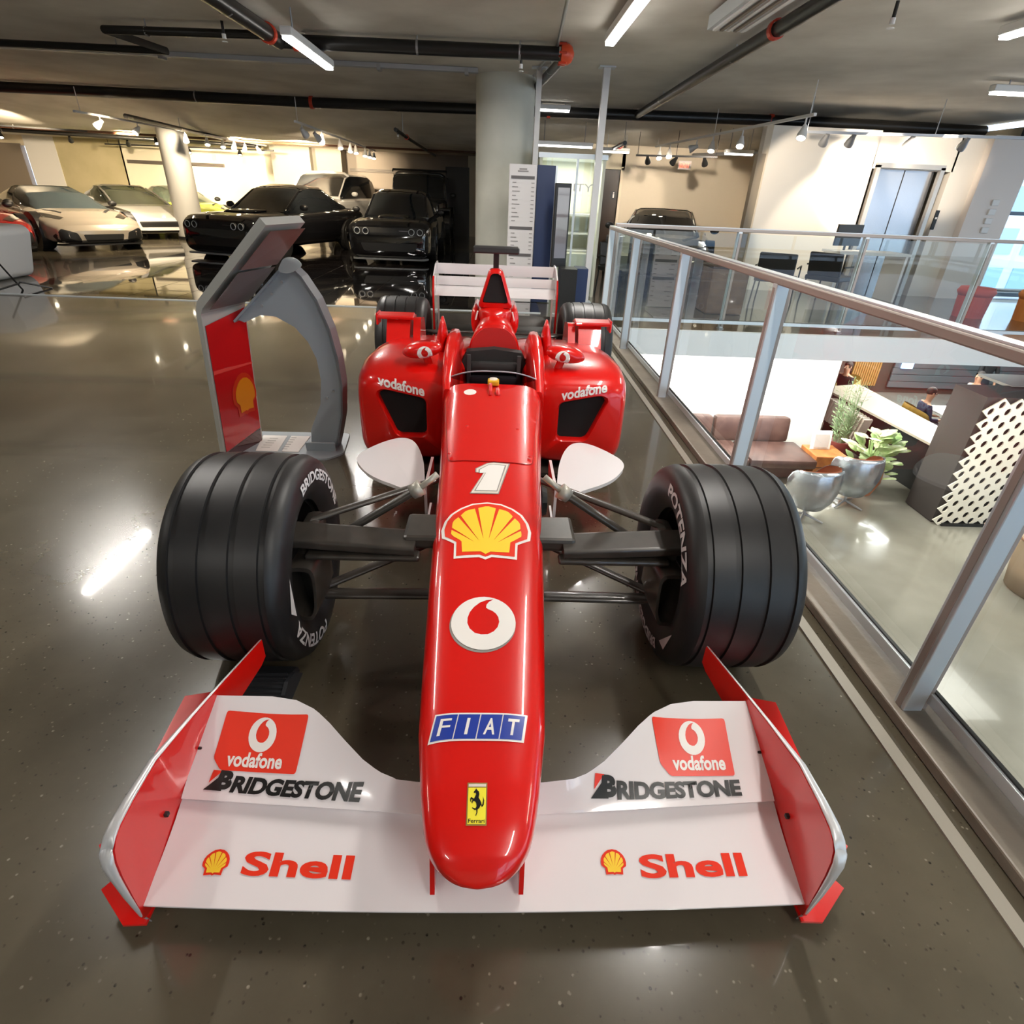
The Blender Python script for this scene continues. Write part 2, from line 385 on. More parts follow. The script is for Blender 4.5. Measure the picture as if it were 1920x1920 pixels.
M_STEEL = mat('elevator_steel', (.42, .43, .46), .22, .85)
D4 = struct('door_4', box(B(), (6.62, 11.12, .99), (.50, .06, 1.98)), M_STEEL); D5 = struct('door_5', box(B(), (7.14, 11.12, .99), (.50, .06, 1.98)), M_STEEL)
bm = B()
for x in (6.33, 7.43): box(bm, (x, 10.98, 1.0), (.07, .08, 2.04))
box(bm, (6.88, 10.98, 2.02), (1.17, .08, .07)); struct('trim_7', bm, mat('elevator_frame', (.50, .47, .43), .35, .6))
t = E('call_button_panel', (7.75, 10.98, 1.1), 'small dark call button plate beside the steel elevator doors', 'button panel')
obj('plate', box(B(), (7.62, 10.985, 1.25), (.06, .02, .30)), M_BLACK, t); obj('button', box(B(), (7.62, 10.97, 1.28), (.03, .01, .03)), M_DWHT, t)
for k in range(4):
    tag(obj('wall_switch', box(B(), (8.45, 10.83, 1.55 - .14 * k), (.12, .03, .09), bev=.006), M_WHITE),
        ['topmost', 'second from top', 'third from top', 'lowest'][k] + ' white switch box in the column of four on the pinkish wall panel', 'switch', 'wall switches')
# glazed street side right of the elevators and behind the photographer
M_MULL = mat('dark_mullion', (.10, .13, .17), .4, .4)
def window(name, x0, x1, y, z0, z1, nx, nz, ax=0):
    def P(a, z): return (a, y, z) if ax == 0 else (y, a, z)
    def Sz(a, z, t=.07): return (a, t, z) if ax == 0 else (t, a, z)
    bm = B()
    for i in range(nx + 1): a = lerp(x0, x1, i / nx); box(bm, P(a, (z0 + z1) / 2), Sz(.06, z1 - z0))
    for j in range(nz + 1): z = lerp(z0, z1, j / nz); box(bm, P((x0 + x1) / 2, z), Sz(x1 - x0, .06))
    f = struct(name, bm, M_MULL)
    for i in range(nx):
        for j in range(nz):
            a0, a1 = lerp(x0, x1, i / nx) + .03, lerp(x0, x1, (i + 1) / nx) - .03; b0, b1 = lerp(z0, z1, j / nz) + .03, lerp(z0, z1, (j + 1) / nz) - .03
            obj('pane', box(B(), P((a0 + a1) / 2, (b0 + b1) / 2), Sz(a1 - a0, b1 - b0, .012)), M_GLASS, f)
window('window_1', 8.85, 14.4, 11.3, .06, 2.75, 4, 2)
window('window_2', 2.0, 14.4, -6.0, .06, 2.75, 8, 2)
window('window_3', -5.9, 11.2, 14.45, .06, 2.75, 9, 2, 1)
struct('wall_right', box(B(), (9.05, 16.75, 1.2), (.2, 10.7, 3)), M_CREAM)
struct('wall_far_right', box(B(), (6.0, 22.1, 1.2), (6.0, .2, 2.6)), M_CREAM)
# street outside
struct('ground', box(B(), (0, 0, -3.3), (120, 120, .1)), mat('street_asphalt', (.32, .35, .40), .7, noise=(2, (.42, .44, .47), 0)))

# ================================================================ CEILING SERVICES
def hanger(x, y, z, r, par, ax='x', top=2.8):
    bm = B(); tube(bm, [(x, y, z + r), (x, y, top)], .006, 6)
    lathe(bm, [(-.012, r + .006), (.012, r + .006)], (x, y, z), ax, 14)
    obj('hanger', bm, M_GALV, par)
def coupling(x, y, z, r, par, ax='x'):
    bm = B(); lathe(bm, [(-.03, r), (-.03, r + .016), (.03, r + .016), (.03, r)], (x, y, z), ax, 16); obj('coupling', bm, M_REDC, par)
def pipe(label, pts, r, hang=(), coup=(), m=M_PIPE, z=2.7, ax='x', top=2.8, name='ceiling_pipe'):
    t = E(name, (pts[0][0], pts[0][1], z), label, 'pipe')
    obj('pipe', tube(B(), [(p[0], p[1], p[2] if len(p) > 2 else z) for p in pts], r, 14), m, t, angle=50)
    for h in hang: hanger(h[0], h[1], z, r, t, ax, top)
    for c in coup: coupling(c[0], c[1], z, r, t, ax)
    return t
pipe('thick black sprinkler main crossing the whole ceiling in front of the lower slab', [(-16, 13.0), (-3.4, 13.05), (-.3, 12.8), (1.6, 12.6), (5.3, 12.3), (8.9, 12.35)], .085,
     [(-5.6, 13.04), (-1.9, 12.95), (2.4, 12.55), (8.0, 12.4)], [(-3.5, 13.05), (.9, 12.7), (4.9, 12.35)])
pipe('thick black pipe ending in a red cap near the concrete pillar', [(-2.35, 7.85), (.62, 7.75)], .065, [(-.9, 7.8), (.2, 7.77)], [(-2.2, 7.85)])
pipe('thick black pipe running toward the camera on the left of the ceiling', [(-2.38, 7.85), (-2.42, 3.5), (-2.5, -3)], .075, [(-2.4, 6.5)], [(-2.38, 7.5)], ax='y')
t = E('pipe_cap', (.72, 7.75, 2.7), 'bright orange red cap with bolts on the end of the black pipe', 'pipe cap')
bm = B(); lathe(bm, [(-.06, .03), (-.055, .085), (.02, .095), (.06, .07), (.085, .02), (.087, 0)], (.7, 7.75, 2.7), 'x', 20); obj('cap', bm, mat('orange_red', (.75, .09, .03), .35), t, angle=40)
for k in range(6):
    a = k * PI / 3; obj('bolt', tube(B(), [(.62, 7.75 + .095 * math.cos(a), 2.7 + .095 * math.sin(a)), (.70, 7.75 + .095 * math.cos(a), 2.7 + .095 * math.sin(a))], .012, 6), M_REDC, t)
pipe('black pipe slanting from the red cap toward the pillar', [(.70, 7.9), (.52, 9.9), (.5, 12.6)], .05, [(.6, 8.6)], [], ax='y')
pipe('thin grey conduit curving along the ceiling beside the red cap', [(.50, 5.2, 2.77), (.55, 6.5, 2.77), (.60, 7.7, 2.77), (.48, 9.2, 2.77), (.45, 9.6, 2.77)], .016, m=M_GALV)
pipe('thin black zigzag sprinkler branch at the upper left', [(-12, 8.9), (-4.0, 8.75), (-4.15, 7.75), (-2.5, 7.6)], .038, [(-4.6, 8.78), (-3.7, 7.72)], [])
pipe('black sprinkler branch running away over the left showroom', [(-6.9, 12.9), (-7.2, 16.5), (-7.6, 21.7)], .04, [(-7.1, 15.4)], [], ax='y', z=2.34, top=2.7)
pipe('black sprinkler branch left of the concrete pillar', [(-1.95, 12.9), (-2.0, 16), (-2.05, 21.7)], .035, [(-1.97, 14.0)], [(-1.98, 14.6)], ax='y', z=2.33, top=2.7)
pipe('black pipe slanting across the ceiling over the railing', [(2.35, 3.8), (2.42, 8.0), (2.5, 12.5)], .06, [(2.42, 7.4), (2.45, 10.5)], [(2.38, 6.3)], ax='y')
pipe('black sprinkler branch continuing right of the white post', [(2.5, 13.4), (2.6, 16), (2.7, 21.5)], .04, [(2.52, 13.6)], [(2.55, 14.2)], ax='y', z=2.33, top=2.7)
pipe('brown pipe above the white wall at the far left', [(-16.8, 16.2), (-9.3, 17.8), (-7.3, 18.3)], .03, m=mat('brown_pipe', (.10, .04, .02), .5), z=2.32, hang=[(-12, 17.2)], top=2.7)
pipe('black pipe along the far left ceiling behind the brown pipe', [(-16.8, 16.9), (-12, 18.6), (-7.3, 20.4)], .05, z=2.31, hang=[(-13, 18.2)], top=2.7)
pipe('thin rusty pipe across the far ceiling left of the pillar', [(-7.3, 18.9), (-.5, 19.0)], .028, m=MATS['brown_pipe'], z=2.33, top=2.7)
pipe('long grey conduit over the right walkway', [(4.6, 15.8), (6.6, 12.9), (9.0, 11.2)], .035, m=M_GALV, z=2.33, hang=[(5.4, 14.6)], top=2.7)
# flat grey cable tray in front of the pillar
t = E('cable_tray', (-3.3, 9.1, 2.7), 'flat grey metal cable tray crossing the ceiling left of the pillar', 'cable tray')
obj('tray', box(B(), (-6.1, 9.45, 2.77), (11.6, .10, .05)), mat('tray_grey', (.46, .47, .49), .5, .3), t)
for x in (-.45, -1.6, -4.4): obj('clip', box(B(), (x, 9.45, 2.75), (.05, .14, .07)), M_GALV, t)
# sprinkler heads
for x, y, z, w in ((-2.75, 7.3, 2.6, 'left end of the zigzag pipe'), (.22, 7.77, 2.56, 'black pipe before the red cap'), (3.0, 5.6, 2.62, 'ceiling above the glass railing'), (-1.97, 13.3, 2.24, 'branch pipe left of the pillar')):
    t = E('sprinkler_head', (x, y, z), 'small white sprinkler head under the ' + w, 'sprinkler', 'sprinkler heads')
    obj('stem', tube(B(), [(x, y, z + .14), (x, y, z + .03)], .014, 8), M_BLACK, t)
    bm = B(); tube(bm, [(x, y, z + .04), (x, y, z)], .02, 10); lathe(bm, [(z - .02, .028), (z - .025, .028)], (x, y, 0), 'z', 12, cap=True); obj('deflector', bm, M_WHITE, t)
# linear ceiling lamps
TN = ['slim white tube lamp glowing at the upper left of the ceiling', 'slim tube lamp glowing right of the red pipe cap', 'slim tube lamp at the upper right corner of the ceiling',
      'slim tube lamp on the ceiling over the left floor'] + ['slim tube lamp on the ceiling above the racing car nose', 'slim tube lamp on the ceiling above the left floor beside the camera', 'slim tube lamp on the ceiling above the void beside the camera', 'slim tube lamp at the far left of the ceiling beside the camera', 'slim tube lamp on the ceiling behind the camera, left one', 'slim tube lamp on the ceiling behind the camera, right one']
def tube_lamp(x, y, l, label, z=2.7, ax='y', top=2.8):
    t = E('tube_lamp', (x, y, z), label, 'ceiling light', 'tube ceiling lamps')
    s = (.11, l, .07) if ax == 'y' else (l, .11, .07)
    obj('housing', box(B(), (x, y, z + .03), s, bev=.01), M_WHITE, t)
    s2 = (.085, l - .03, .03) if ax == 'y' else (l - .03, .085, .03)
    obj('diffuser', box(B(), (x, y, z - .018), s2, bev=.006), M_TUBE, t)
    bm = B()
    for k in (-.35, .35):
        q = (x, y + l * k) if ax == 'y' else (x + l * k, y)
        tube(bm, [(*q, z + .06), (*q, top)], .008, 6)
    obj('stem', bm, M_GALV, t)
for i, ((x, y, l), n) in enumerate(zip(TUBES, TN)): tube_lamp(x, y, l, n, 2.7 if i else 2.56)
tube_lamp(.95, 12.3, .6, 'short tube lamp just right of the pillar, nearer of two', 2.7, 'x'); tube_lamp(1.35, 14.0, 1.2, 'tube lamp right of the pillar, farther of two', 2.28, 'x', 2.71)
tube_lamp(2.62, 15.0, .6, 'tube lamp on the ceiling near the brown restroom door', 2.28, 'x', 2.6); tube_lamp(5.0, 13.9, .6, 'short tube lamp near the hanging spots in front of the tan wall', 2.28, 'x', 2.72)
tube_lamp(6.6, 8.4, 1.3, 'bright lamp on the ceiling at the right edge over the walkway', 2.68, 'x')
# striped air grille at the top right
t = E('ceiling_grille', (2.0, 5.3, 2.75), 'striped white metal air grille on the ceiling beside the black pipe', 'vent')
obj('frame', box(B(), (1.96, 5.2, 2.73), (.34, 2.3, .10)), M_ALU, t)
for k in range(5): obj('blade', box(B(), (1.84 + .06 * k, 5.2, 2.675), (.028, 2.2, .02), R=Matrix.Rotation(.0, 3, 'X')), M_TAUPE if k % 2 else M_WHITE, t)
# ---- track lights
def track(label, p0, p1, m, heads, z=2.55, top=2.8, hm=None, drop=.12, hlabel='spotlight', lit=None):
    t = E('light_track', (p0[0], p0[1], z), label, 'light track')
    p0, p1 = Vector((*p0, z)), Vector((*p1, z)); d = (p1 - p0); R = Matrix.Rotation(math.atan2(d.y, d.x), 3, 'Z')
    obj('rail', box(B(), (p0 + p1) / 2, (d.length, .04, .035), R=R), m, t)
    bm = B()
    for k in (.02, .5, .98): q = p0 + d * k; tube(bm, [q, (q.x, q.y, top)], .006, 6)
    obj('stem', bm, m, t)
    ords = ['nearest', 'second', 'third', 'fourth', 'fifth', 'sixth', 'seventh', 'eighth', 'ninth']
    for i, (f, az, tilt) in enumerate(heads):
        q = p0 + d * f; hd = E('track_spotlight', q, ords[i] + ' ' + hlabel, 'spotlight', 'spotlights: ' + hlabel)
        mm = hm or m; j = q - Vector((0, 0, drop))
        obj('arm', tube(B(), [q, j], .012, 8), mm, hd)
        D = Vector((math.cos(az) * math.sin(tilt), math.sin(az) * math.sin(tilt), -math.cos(tilt))); X, Y = frame(D)
        def ring(s, r): return [j + D * s + X * r * math.cos(2 * PI * k / 14) + Y * r * math.sin(2 * PI * k / 14) for k in range(14)]
        obj('shade', loft(B(), [ring(-.04, .03), ring(0, .036), ring(.08, .062), ring(.13, .066), ring(.13, .058), ring(.09, .05)], True, False), mm, hd, angle=50)
        bm = B(); on = lit is None or i in lit
        loft(bm, [ring(.095, .052), ring(.12, .045), ring(.132, .02)]); obj('bulb', bm, M_BULB if on else M_GALV, hd, True)
PW, PB = M_WHITE, M_BLACK
track('long white light track over the silver and white sports cars', (-7.45, 12.3), (-7.0, 20.5), PW,
      [(.08, -2.2, .9), (.22, -2.0, .8), (.44, -1.2, .5), (.56, -1.2, .5), (.66, -1.3, .5), (.74, -1.5, .6), (.82, -1.6, .5), (.92, 1.5, .9)], z=2.33, top=2.7, hlabel='white spotlight on the left white track', drop=.1)
track('white light track above the two black muscle cars', (-3.6, 12.2), (-3.75, 20.5), PW,
      [(.05, 1.2, .9), (.16, 1, .9), (.22, 2, .6), (.42, -1.2, .5), (.56, -1.5, .4), (.64, -1.2, .4), (.80, -1.6, .4), (.88, -1.4, .4), (.97, -1.5, .4)], z=2.33, top=2.7, hlabel='white spotlight on the track above the black cars', drop=.1, lit={3, 4, 5, 6, 7, 8})
track('black light track at the far left ceiling', (-15.5, 15.2), (-8.6, 18.4), PB, [(.1, -1, .5), (.35, -1, .5), (.93, -.8, .5)], z=2.32, top=2.7, hlabel='black framed spotlight on the front far left track', drop=.06)
track('second black light track behind at the far left', (-16.2, 17.0), (-9.5, 20.8), PB, [(.12, 2, .8), (.42, -1, .5), (.62, 2, .9), (.8, 2, .9)], z=2.31, top=2.7, hlabel='spotlight on the rear far left black track', drop=.06, lit={1})
track('third thin track in front of the bright wall', (-12, 20.9), (-6.7, 20.2), PB, [(.5, -1, .5), (.8, -1.2, .4)], z=2.2, top=2.7, hlabel='spotlight before the bright cream wall', drop=.04)
track('white light track over the walkway right of the post', (4.1, 8.9), (3.55, 15.2), PW, [(.03, -2.2, .5), (.32, -2, .6), (.5, -2.0, .5), (.62, 2.8, 1.2), (.85, -1.8, .6), (.95, -1.8, .6)], z=2.42, top=2.8, hlabel='white spotlight on the track over the walkway', drop=.14, lit={0, 1, 2, 4, 5})
track('light track along the tan wall near the elevator', (4.6, 10.3), (8.3, 9.6), M_GALV, [(.1, 1.5, .7), (.2, 1.6, .7), (.42, 1.6, .7), (.62, 1.6, .7), (.9, 1.8, .8)], z=2.36, top=2.8, hlabel='conical grey spotlight before the elevator wall', drop=.05, lit={2})
track('black light track before the restroom wall', (3.0, 14.6), (4.6, 14.0), PB, [(.15, 1.2, 1), (.5, 2, .9), (.85, 1, .8)], z=2.2, top=2.7, hlabel='black unlit spotlight before the tan wall', drop=.05, lit=set())
t = E('exit_sign', (4.0, 15.9, 2.0), 'small red exit sign hanging under the ceiling before the tan wall', 'exit sign')
obj('panel', box(B(), (4.35, 15.5, 2.1), (.30, .03, .17)), M_WHITE, t); bm = text2d('EXIT', .24, .11, .02); bm.transform(Matrix.Translation((4.35, 15.48, 2.1)) @ Matrix.Rotation(PI / 2, 4, 'X')); obj('lettering', bm, emis('exit_red', (1, .12, .03), 2), t)

# ================================================================ PILLARS AND POSTS
bm = B(); lathe(bm, [(0, .42), (2.8, .42)], (.08, 10.0, 0), 'z', 64); t = tag(obj('concrete_pillar', bm, M_PILLAR, None, True), 'thick round pale concrete pillar behind the racing car rear wing', 'pillar')
t = E('round_column', (-7.95, 16.7, 0), 'slim white round column between the silver sports cars and the black car', 'column')
obj('shaft', lathe(B(), [(.06, .32), (2.5, .32)], (-7.95, 16.7, 0), 'z', 40), mat('column_paint', (.50, .50, .48), .5), t, True)
obj('base_ring', lathe(B(), [(0, .335), (.07, .335), (.07, .31)], (-7.95, 16.7, 0), 'z', 40), M_BLACK, t)
t = E('white_post', (1.31, 8.95, 0), 'thin white square steel post from floor to ceiling beside the glass railing', 'post')
obj('shaft', box(B(), (1.33, 8.9, 1.4), (.085, .085, 2.78)), mat('post_paint', (.68, .67, .66), .35), t); obj('base_plate', box(B(), (1.33, 8.9, .008), (.16, .16, .016)), M_ALU, t); obj('top_plate', box(B(), (1.33, 8.9, 2.79), (.2, .16, .015)), M_ALU, t)
t = E('slim_post', (.47, 8.95, 0), 'slim pale steel post against the right side of the concrete pillar', 'post')
obj('shaft', box(B(), (.50, 9.15, 1.4), (.07, .07, 2.78)), MATS['post_paint'], t); obj('top_plate', box(B(), (.50, 9.15, 2.79), (.2, .12, .015)), M_ALU, t)
# ================================================================ THE RACING CAR
CAR = E('racing_car', (0, 2.6, 0), 'glossy red open-wheel racing car with white wings and number 1 on its nose', 'racing car')
CX = -.010
TY = [.572, .585, .605, .645, .71, .85, 1.0, 1.3, 1.55, 1.9, 2.3, 2.6]
TZ = [.268, .290, .310, .332, .355, .385, .41, .455, .49, .53, .57, .598]
BZ = [.262, .245, .232, .222, .215, .205, .20, .20, .20, .17, .12, .09]
HWt = [.006, .048, .070, .104, .118, .139, .148, .163, .173, .188, .215, .232]
rings = []
for y in np.concatenate([np.linspace(.572, .63, 12), np.linspace(.64, .85, 12), np.linspace(.9, 2.6, 35)]):
    zt, zb, hw = interp(y, TY, TZ), interp(y, TY, BZ), interp(y, TY, HWt)
    if y < .67: hw = lerp(.090, .109, (y - .572) / .098) * math.sqrt(max(.004, 1 - ((.67 - y) / .098) ** 2.6))
    zc = zb + (zt - zb) * .62; ex = lerp(2.6, 5.0, min(1, (y - .55) / 1.0))
    rings.append([(x, y, z) for x, z in sellipse(64, ex, CX * (1 - y / 3), zc, hw, zt - zc, zc - zb)])
NOSE = obj('nose_and_monocoque', loft(B(), rings), M_RED, CAR, angle=50)
# dashboard hatch on the chassis top (a slightly proud panel with a seam)
TN_ = bvh(NOSE)
panel = round_poly([(-.155, 1.885), (.145, 1.872), (.205, 2.52), (-.215, 2.52)], .03)
decal('hatch_panel', shape2d([panel]), (0, 0, .8), (1, 0, 0), (0, 1, 0), (0, 0, -1), TN_, M_RED, CAR, .003, .03)
seam = []
for k in range(len(panel)):
    a = panel[k]; seam.append(a)
ins = [(x * .985, 1.9 + (y - 1.9) * .985 + .006) for x, y in panel]
decal('hatch_seam', shape2d([[(x * 1.012, (y - 2.2) * 1.006 + 2.2) for x, y in panel], panel]), (0, 0, .8), (1, 0, 0), (0, 1, 0), (0, 0, -1), TN_, mat('seam_dark_red', (.25, .004, .002), .5), CAR, .0016, .03)
for x, y in ((-.155, 1.93), (.14, 1.92), (-.10, 2.15), (.10, 2.14)):
    obj('fastener', lathe(B(), [(0, .008), (.004, .006), (.005, 0)], (x, y, interp(y, TY, TZ) + .001), 'z', 12), M_RED, CAR, True)
# decals on the nose
NP = CAR
def ndecal(name, bm, x, y, m, off=.0022, step=.02): return decal(name, bm, (x, y, .9), (1, 0, 0), (0, 1, 0), (0, 0, -1), TN_, m, CAR, off, step)
def rot2(bm, sx, sy): 
    for v in bm.verts: v.co.x *= sx; v.co.y *= sy
    return bm
# numeral 1
one = [(-.060, -.095), (.018, -.095), (.052, .092), (-.018, .095), (-.050, .048), (-.052, .040), (-.018, .036)]
one_o = [(-.071, -.100), (.026, -.100), (.062, .100), (-.012, .104), (-.058, .056), (-.062, .026), (-.032, .022)]
one_o = [(x + .0 * y, y) for x, y in one_o]
ONEP = lambda s: [(x * s + .0, y) for x, y in ((-.066, -.098), (.030, -.098), (.070, .098), (.012, .104), (-.012, .098), (-.052, .060), (-.052, .034), (-.022, .036))]
ndecal('numeral_border', shape2d([ONEP(1.0)]), -.004, 1.77, mat('decal_grey', (.28, .26, .24), .4), .0018)
ndecal('numeral_rim', shape2d([[(x * .93, y * .96) for x, y in ONEP(1)]]), -.004, 1.77, mat('decal_cream', (.74, .66, .58), .4), .0024)
ndecal('numeral_outline', shape2d([[(x * .80 + .001, y * .86) for x, y in ONEP(1)]]), -.004, 1.77, MATS['decal_grey'], .0030)
ndecal('numeral_one', shape2d([[(x * .72 + .001, y * .82) for x, y in ONEP(1)]]), -.004, 1.77, M_DWHT, .0036)
# scallop shell emblem (outer rim, red field, yellow ribs), unit width 2
OUT = [(-.665, -1), (-.685, -.52), (-.965, -.28), (-1, -.01), (-.95, .28), (-.83, .52), (-.62, .74), (-.35, .93), (0, 1), (.34, .94), (.61, .76), (.82, .53), (.95, .24), (1, -.05), (.965, -.34), (.685, -.53), (.66, -1), (.13, -.94), (0, -1.02), (-.14, -.95)]
def shell(prefix, put, s, sy, m_out, ribs=7):
    def sc(k, dy=0): return [(x * k * s, (y * k + dy) * sy) for x, y in OUT]
    if m_out: put(prefix + '_rim', shape2d([sc(1)]), m_out, .0018)
    k0 = .93 if m_out else 1
    put(prefix + '_field', shape2d([sc(k0, .01)]), M_RED2, .0026)
    # yellow body: base plus wedge ribs radiating from a hinge point low in the middle
    hx, hy = 0, -.70; polys = []
    A = [(-.50, -.77), (-.53, -.42)]
    n = ribs
    def R(a):  # radius of the fan outline at angle a
        best = .3
        for i in range(len(OUT)):
            (x1, y1), (x2, y2) = OUT[i], OUT[(i + 1) % len(OUT)]; x1 *= .80; y1 = y1 * .84; x2 *= .80; y2 = y2 * .84
            dx, dy = math.cos(a), math.sin(a); ex, ey = x2 - x1, y2 - y1; den = dx * ey - dy * ex
            if abs(den) < 1e-9: continue
            t = ((x1 - hx) * ey - (y1 - hy) * ex) / den; q = ((x1 - hx) * dy - (y1 - hy) * dx) / den
            if t > 0 and 0 <= q <= 1: best = max(best, t)
        return best
    a0, a1 = math.radians(22), math.radians(158)
    for i in range(n):
        b0, b1 = lerp(a0, a1, i / n), lerp(a0, a1, (i + 1) / n); g = .028
        pts = []
        for k in range(6):
            a = lerp(b0 + g, b1 - g, k / 5); r = R(a) * (1 - .035 * abs(k - 2.5) / 2.5); pts.append((hx + r * math.cos(a), hy + r * math.sin(a)))
        am = (b0 + b1) / 2; r0 = .34
        pts += [(hx + r0 * math.cos(b1 - .004), hy + r0 * math.sin(b1 - .004)), (hx + r0 * math.cos(b0 + .004), hy + r0 * math.sin(b0 + .004))]
        polys.append(pts)
    core = [(-.50, -.80), (-.53, -.44)] + [(hx + .36 * math.cos(lerp(a1, a0, k / 10)), hy + .36 * math.sin(lerp(a1, a0, k / 10))) for k in range(11)] + [(.53, -.44), (.50, -.80), (.1, -.78), (0, -.86), (-.1, -.78)]
    bm = B()
    for pl in polys:
        vs = [bm.verts.new((x * s, y * sy, 0)) for x, y in pl]; bm.faces.new(vs)
    b2 = shape2d([[(x * s, y * sy) for x, y in core]]); me = bpy.data.meshes.new('q'); b2.to_mesh(me); bm.from_mesh(me); bpy.data.meshes.remove(me); b2.free()
    put(prefix + '_ribs', bm, M_YEL, .0034)
shell('scallop', lambda n, bm, m, off: ndecal(n, bm, CX - .001, 1.487, m, off), .136, .136, M_DWHT)
# white disc with a red comma mark
def circ(r, n=40, cx=0, cy=0, sx=1, sy=1, a0=0): return [(cx + r * sx * math.cos(a0 + 2 * PI * k / n), cy + r * sy * math.sin(a0 + 2 * PI * k / n)) for k in range(n)]
def comma_loop():
    pts = [(.30, .90), (.16, .80), (.08, .68), (.07, .56), (.14, .50), (.27, .44), (.38, .34), (.46, .20), (.49, .02), (.44, -.18), (.32, -.34), (.14, -.45), (-.06, -.46), (-.26, -.40), (-.42, -.24), (-.50, -.04), (-.50, .16), (-.44, .38), (-.32, .58), (-.14, .76), (.06, .86)]
    return pts
def disc_mark(prefix, put, r, ry=None):
    ry = ry or r
    put(prefix, shape2d([[(x * r, y * ry) for x, y in circ(1)], [(x * r, y * ry) for x, y in comma_loop()]]), M_DWHT, .0030)
ndecal('disc_shadow_line', shape2d([circ(.083, 40, -.002, -.003, 1, 1.06)]), CX - .001, 1.115, MATS['decal_grey'], .0014)
ndecal('disc_backing', shape2d([circ(.080, 40, 0, 0, 1, 1.06)]), CX - .001, 1.117, M_RED, .0020)
disc_mark('speech_disc', lambda n, bm, m, off: ndecal(n, bm, CX - .001, 1.117, m, off), .081, .086)
# blue four-panel badge lettering
W0, H0, SH = .20, .052, .17
def para(x0, x1, y0, y1): return [(x0 + SH * y0, y0), (x1 + SH * y0, y0), (x1 + SH * y1, y1), (x0 + SH * y1, y1)]
by = .835
ndecal('badge_border', shape2d([para(-.1, .1, -.031, .031)]), CX - .004, by, M_DWHT, .0018)
for k, ch in enumerate('FIAT'):
    x0 = -.096 + k * .0482
    ndecal('badge_panel', shape2d([para(x0, x0 + .0458, -.027, .027)]), CX - .004, by, M_BLUE, .0026)
    tb = text2d(ch, .0065 if ch == 'I' else .024, .036, .0 if ch in 'FI' else .02, SH)
    for v in tb.verts: v.co.x += x0 + .0235
    ndecal('badge_letter', tb, CX - .004, by, M_DWHT, .0034)
# yellow horse plate
py = .684
ndecal('plate_edge', shape2d([[(-.0195, -.036), (.0195, -.036), (.0195, .036), (-.0195, .036)]]), CX - .003, py, mat('plate_brown', (.30, .20, .05), .4), .0018)
ndecal('plate_yellow', shape2d([[(-.0172, -.0335), (.0172, -.0335), (.0172, .027), (-.0172, .027)]]), CX - .003, py, mat('plate_yellow', (.93, .80, .05), .35), .0026)
ndecal('plate_top_strip', shape2d([[(-.0172, .0285), (.0172, .0285), (.0172, .0335), (-.0172, .0335)]]), CX - .003, py, MATS['decal_cream'], .0026)
H = [(.52, .93), (.47, .99), (.42, .93), (.33, .86), (.34, .82), (.44, .83), (.47, .77), (.42, .70), (.36, .62), (.30, .64), (.20, .68), (.14, .62), (.16, .52), (.20, .50), (.20, .60), (.28, .58), (.22, .50), (.26, .44), (.30, .52), (.36, .54), (.46, .50), (.50, .44), (.52, .36), (.46, .28), (.34, .30), (.26, .32), (.28, .28), (.42, .22), (.50, .24), (.52, .14), (.46, .04), (.50, .02), (.58, .14), (.58, .24), (.68, .30), (.76, .40), (.84, .42), (.88, .56), (.86, .70), (.94, .56), (.92, .40), (.82, .32), (.78, .48), (.70, .58), (.62, .66), (.66, .78), (.62, .88)]
ndecal('plate_horse', shape2d([[((x - .53) * .034, (y - .5) * .048 + .002) for x, y in H]]), CX - .003, py, M_DBLK, .0034, .01)
ndecal('plate_lettering', (lambda b_: ([setattr(v.co, 'y', v.co.y - .0285) for v in b_.verts], b_)[1])(text2d('Ferrari', .031, .0065, .01)), CX - .003, py, M_DBLK, .0034, .01)
# small white oval on the chassis
ndecal('white_oval', shape2d([circ(.028, 24, 0, 0, 1, 1.15)]), -.103, 2.49, M_DWHT, .0045)

# ---- front wing
def wing_sheet(name, secs, m, thick=.012, xf=lambda x, y: x):
    """secs: list of (x, [(y, z)...]) top surface; closed thin solid"""
    rr = []
    for x, pr in secs:
        top = [(xf(x, y), y, z) for y, z in pr]; n = len(pr)
        bot = [(xf(x, y), y, z - thick * (4 * (i / (n - 1)) * (1 - i / (n - 1)) * .8 + .2)) for i, (y, z) in enumerate(pr)][::-1]
        rr.append(top + bot)
    return obj(name, loft(B(), rr), m, CAR, angle=50)
secs = []
for x in np.linspace(-.69, .69, 41):
    e = 1 - (abs(x) / .69) ** 2; le = .637 - .014 * e; secs.append((x, [(lerp(le, .835, t), .078 + .060 * t ** 1.6 + .010 * math.sin(PI * min(1, t * 1.0)) * (1 - t)) for t in np.linspace(0, 1, 14)]))
MAINP = wing_sheet('front_wing_main_plane', secs, M_WHT, .02)
def EPX(y): return interp(y, [.6, .81, .93, 1.05, 1.19], [.692, .697, .675, .648, .614])
TEx, TEy, TEz = [.10, .14, .20, .24, .28, .33, .37, .41, .46, .52, .69], [.832, .833, .838, .850, .872, .910, .944, .974, .995, 1.004, 1.006], [.20, .20, .204, .212, .225, .246, .261, .272, .280, .282, .282]
FLP = []
for sg in (-1, 1):
    secs = []
    for a in np.linspace(.10, .685, 40):
        ty, tz = interp(a, TEx, TEy), interp(a, TEx, TEz); ly = .786 + .038 * (a - .1) / .58; lz = .150
        secs.append((sg * a + (CX if a < .2 else 0), [(lerp(ly, ty, t), lerp(lz, tz, t ** 1.15)) for t in np.linspace(0, 1, 10)]))
    FLP.append(wing_sheet('front_wing_flap', secs, M_WHT, .010, lambda x, y: math.copysign(min(abs(x), EPX(y) - .004), x)))
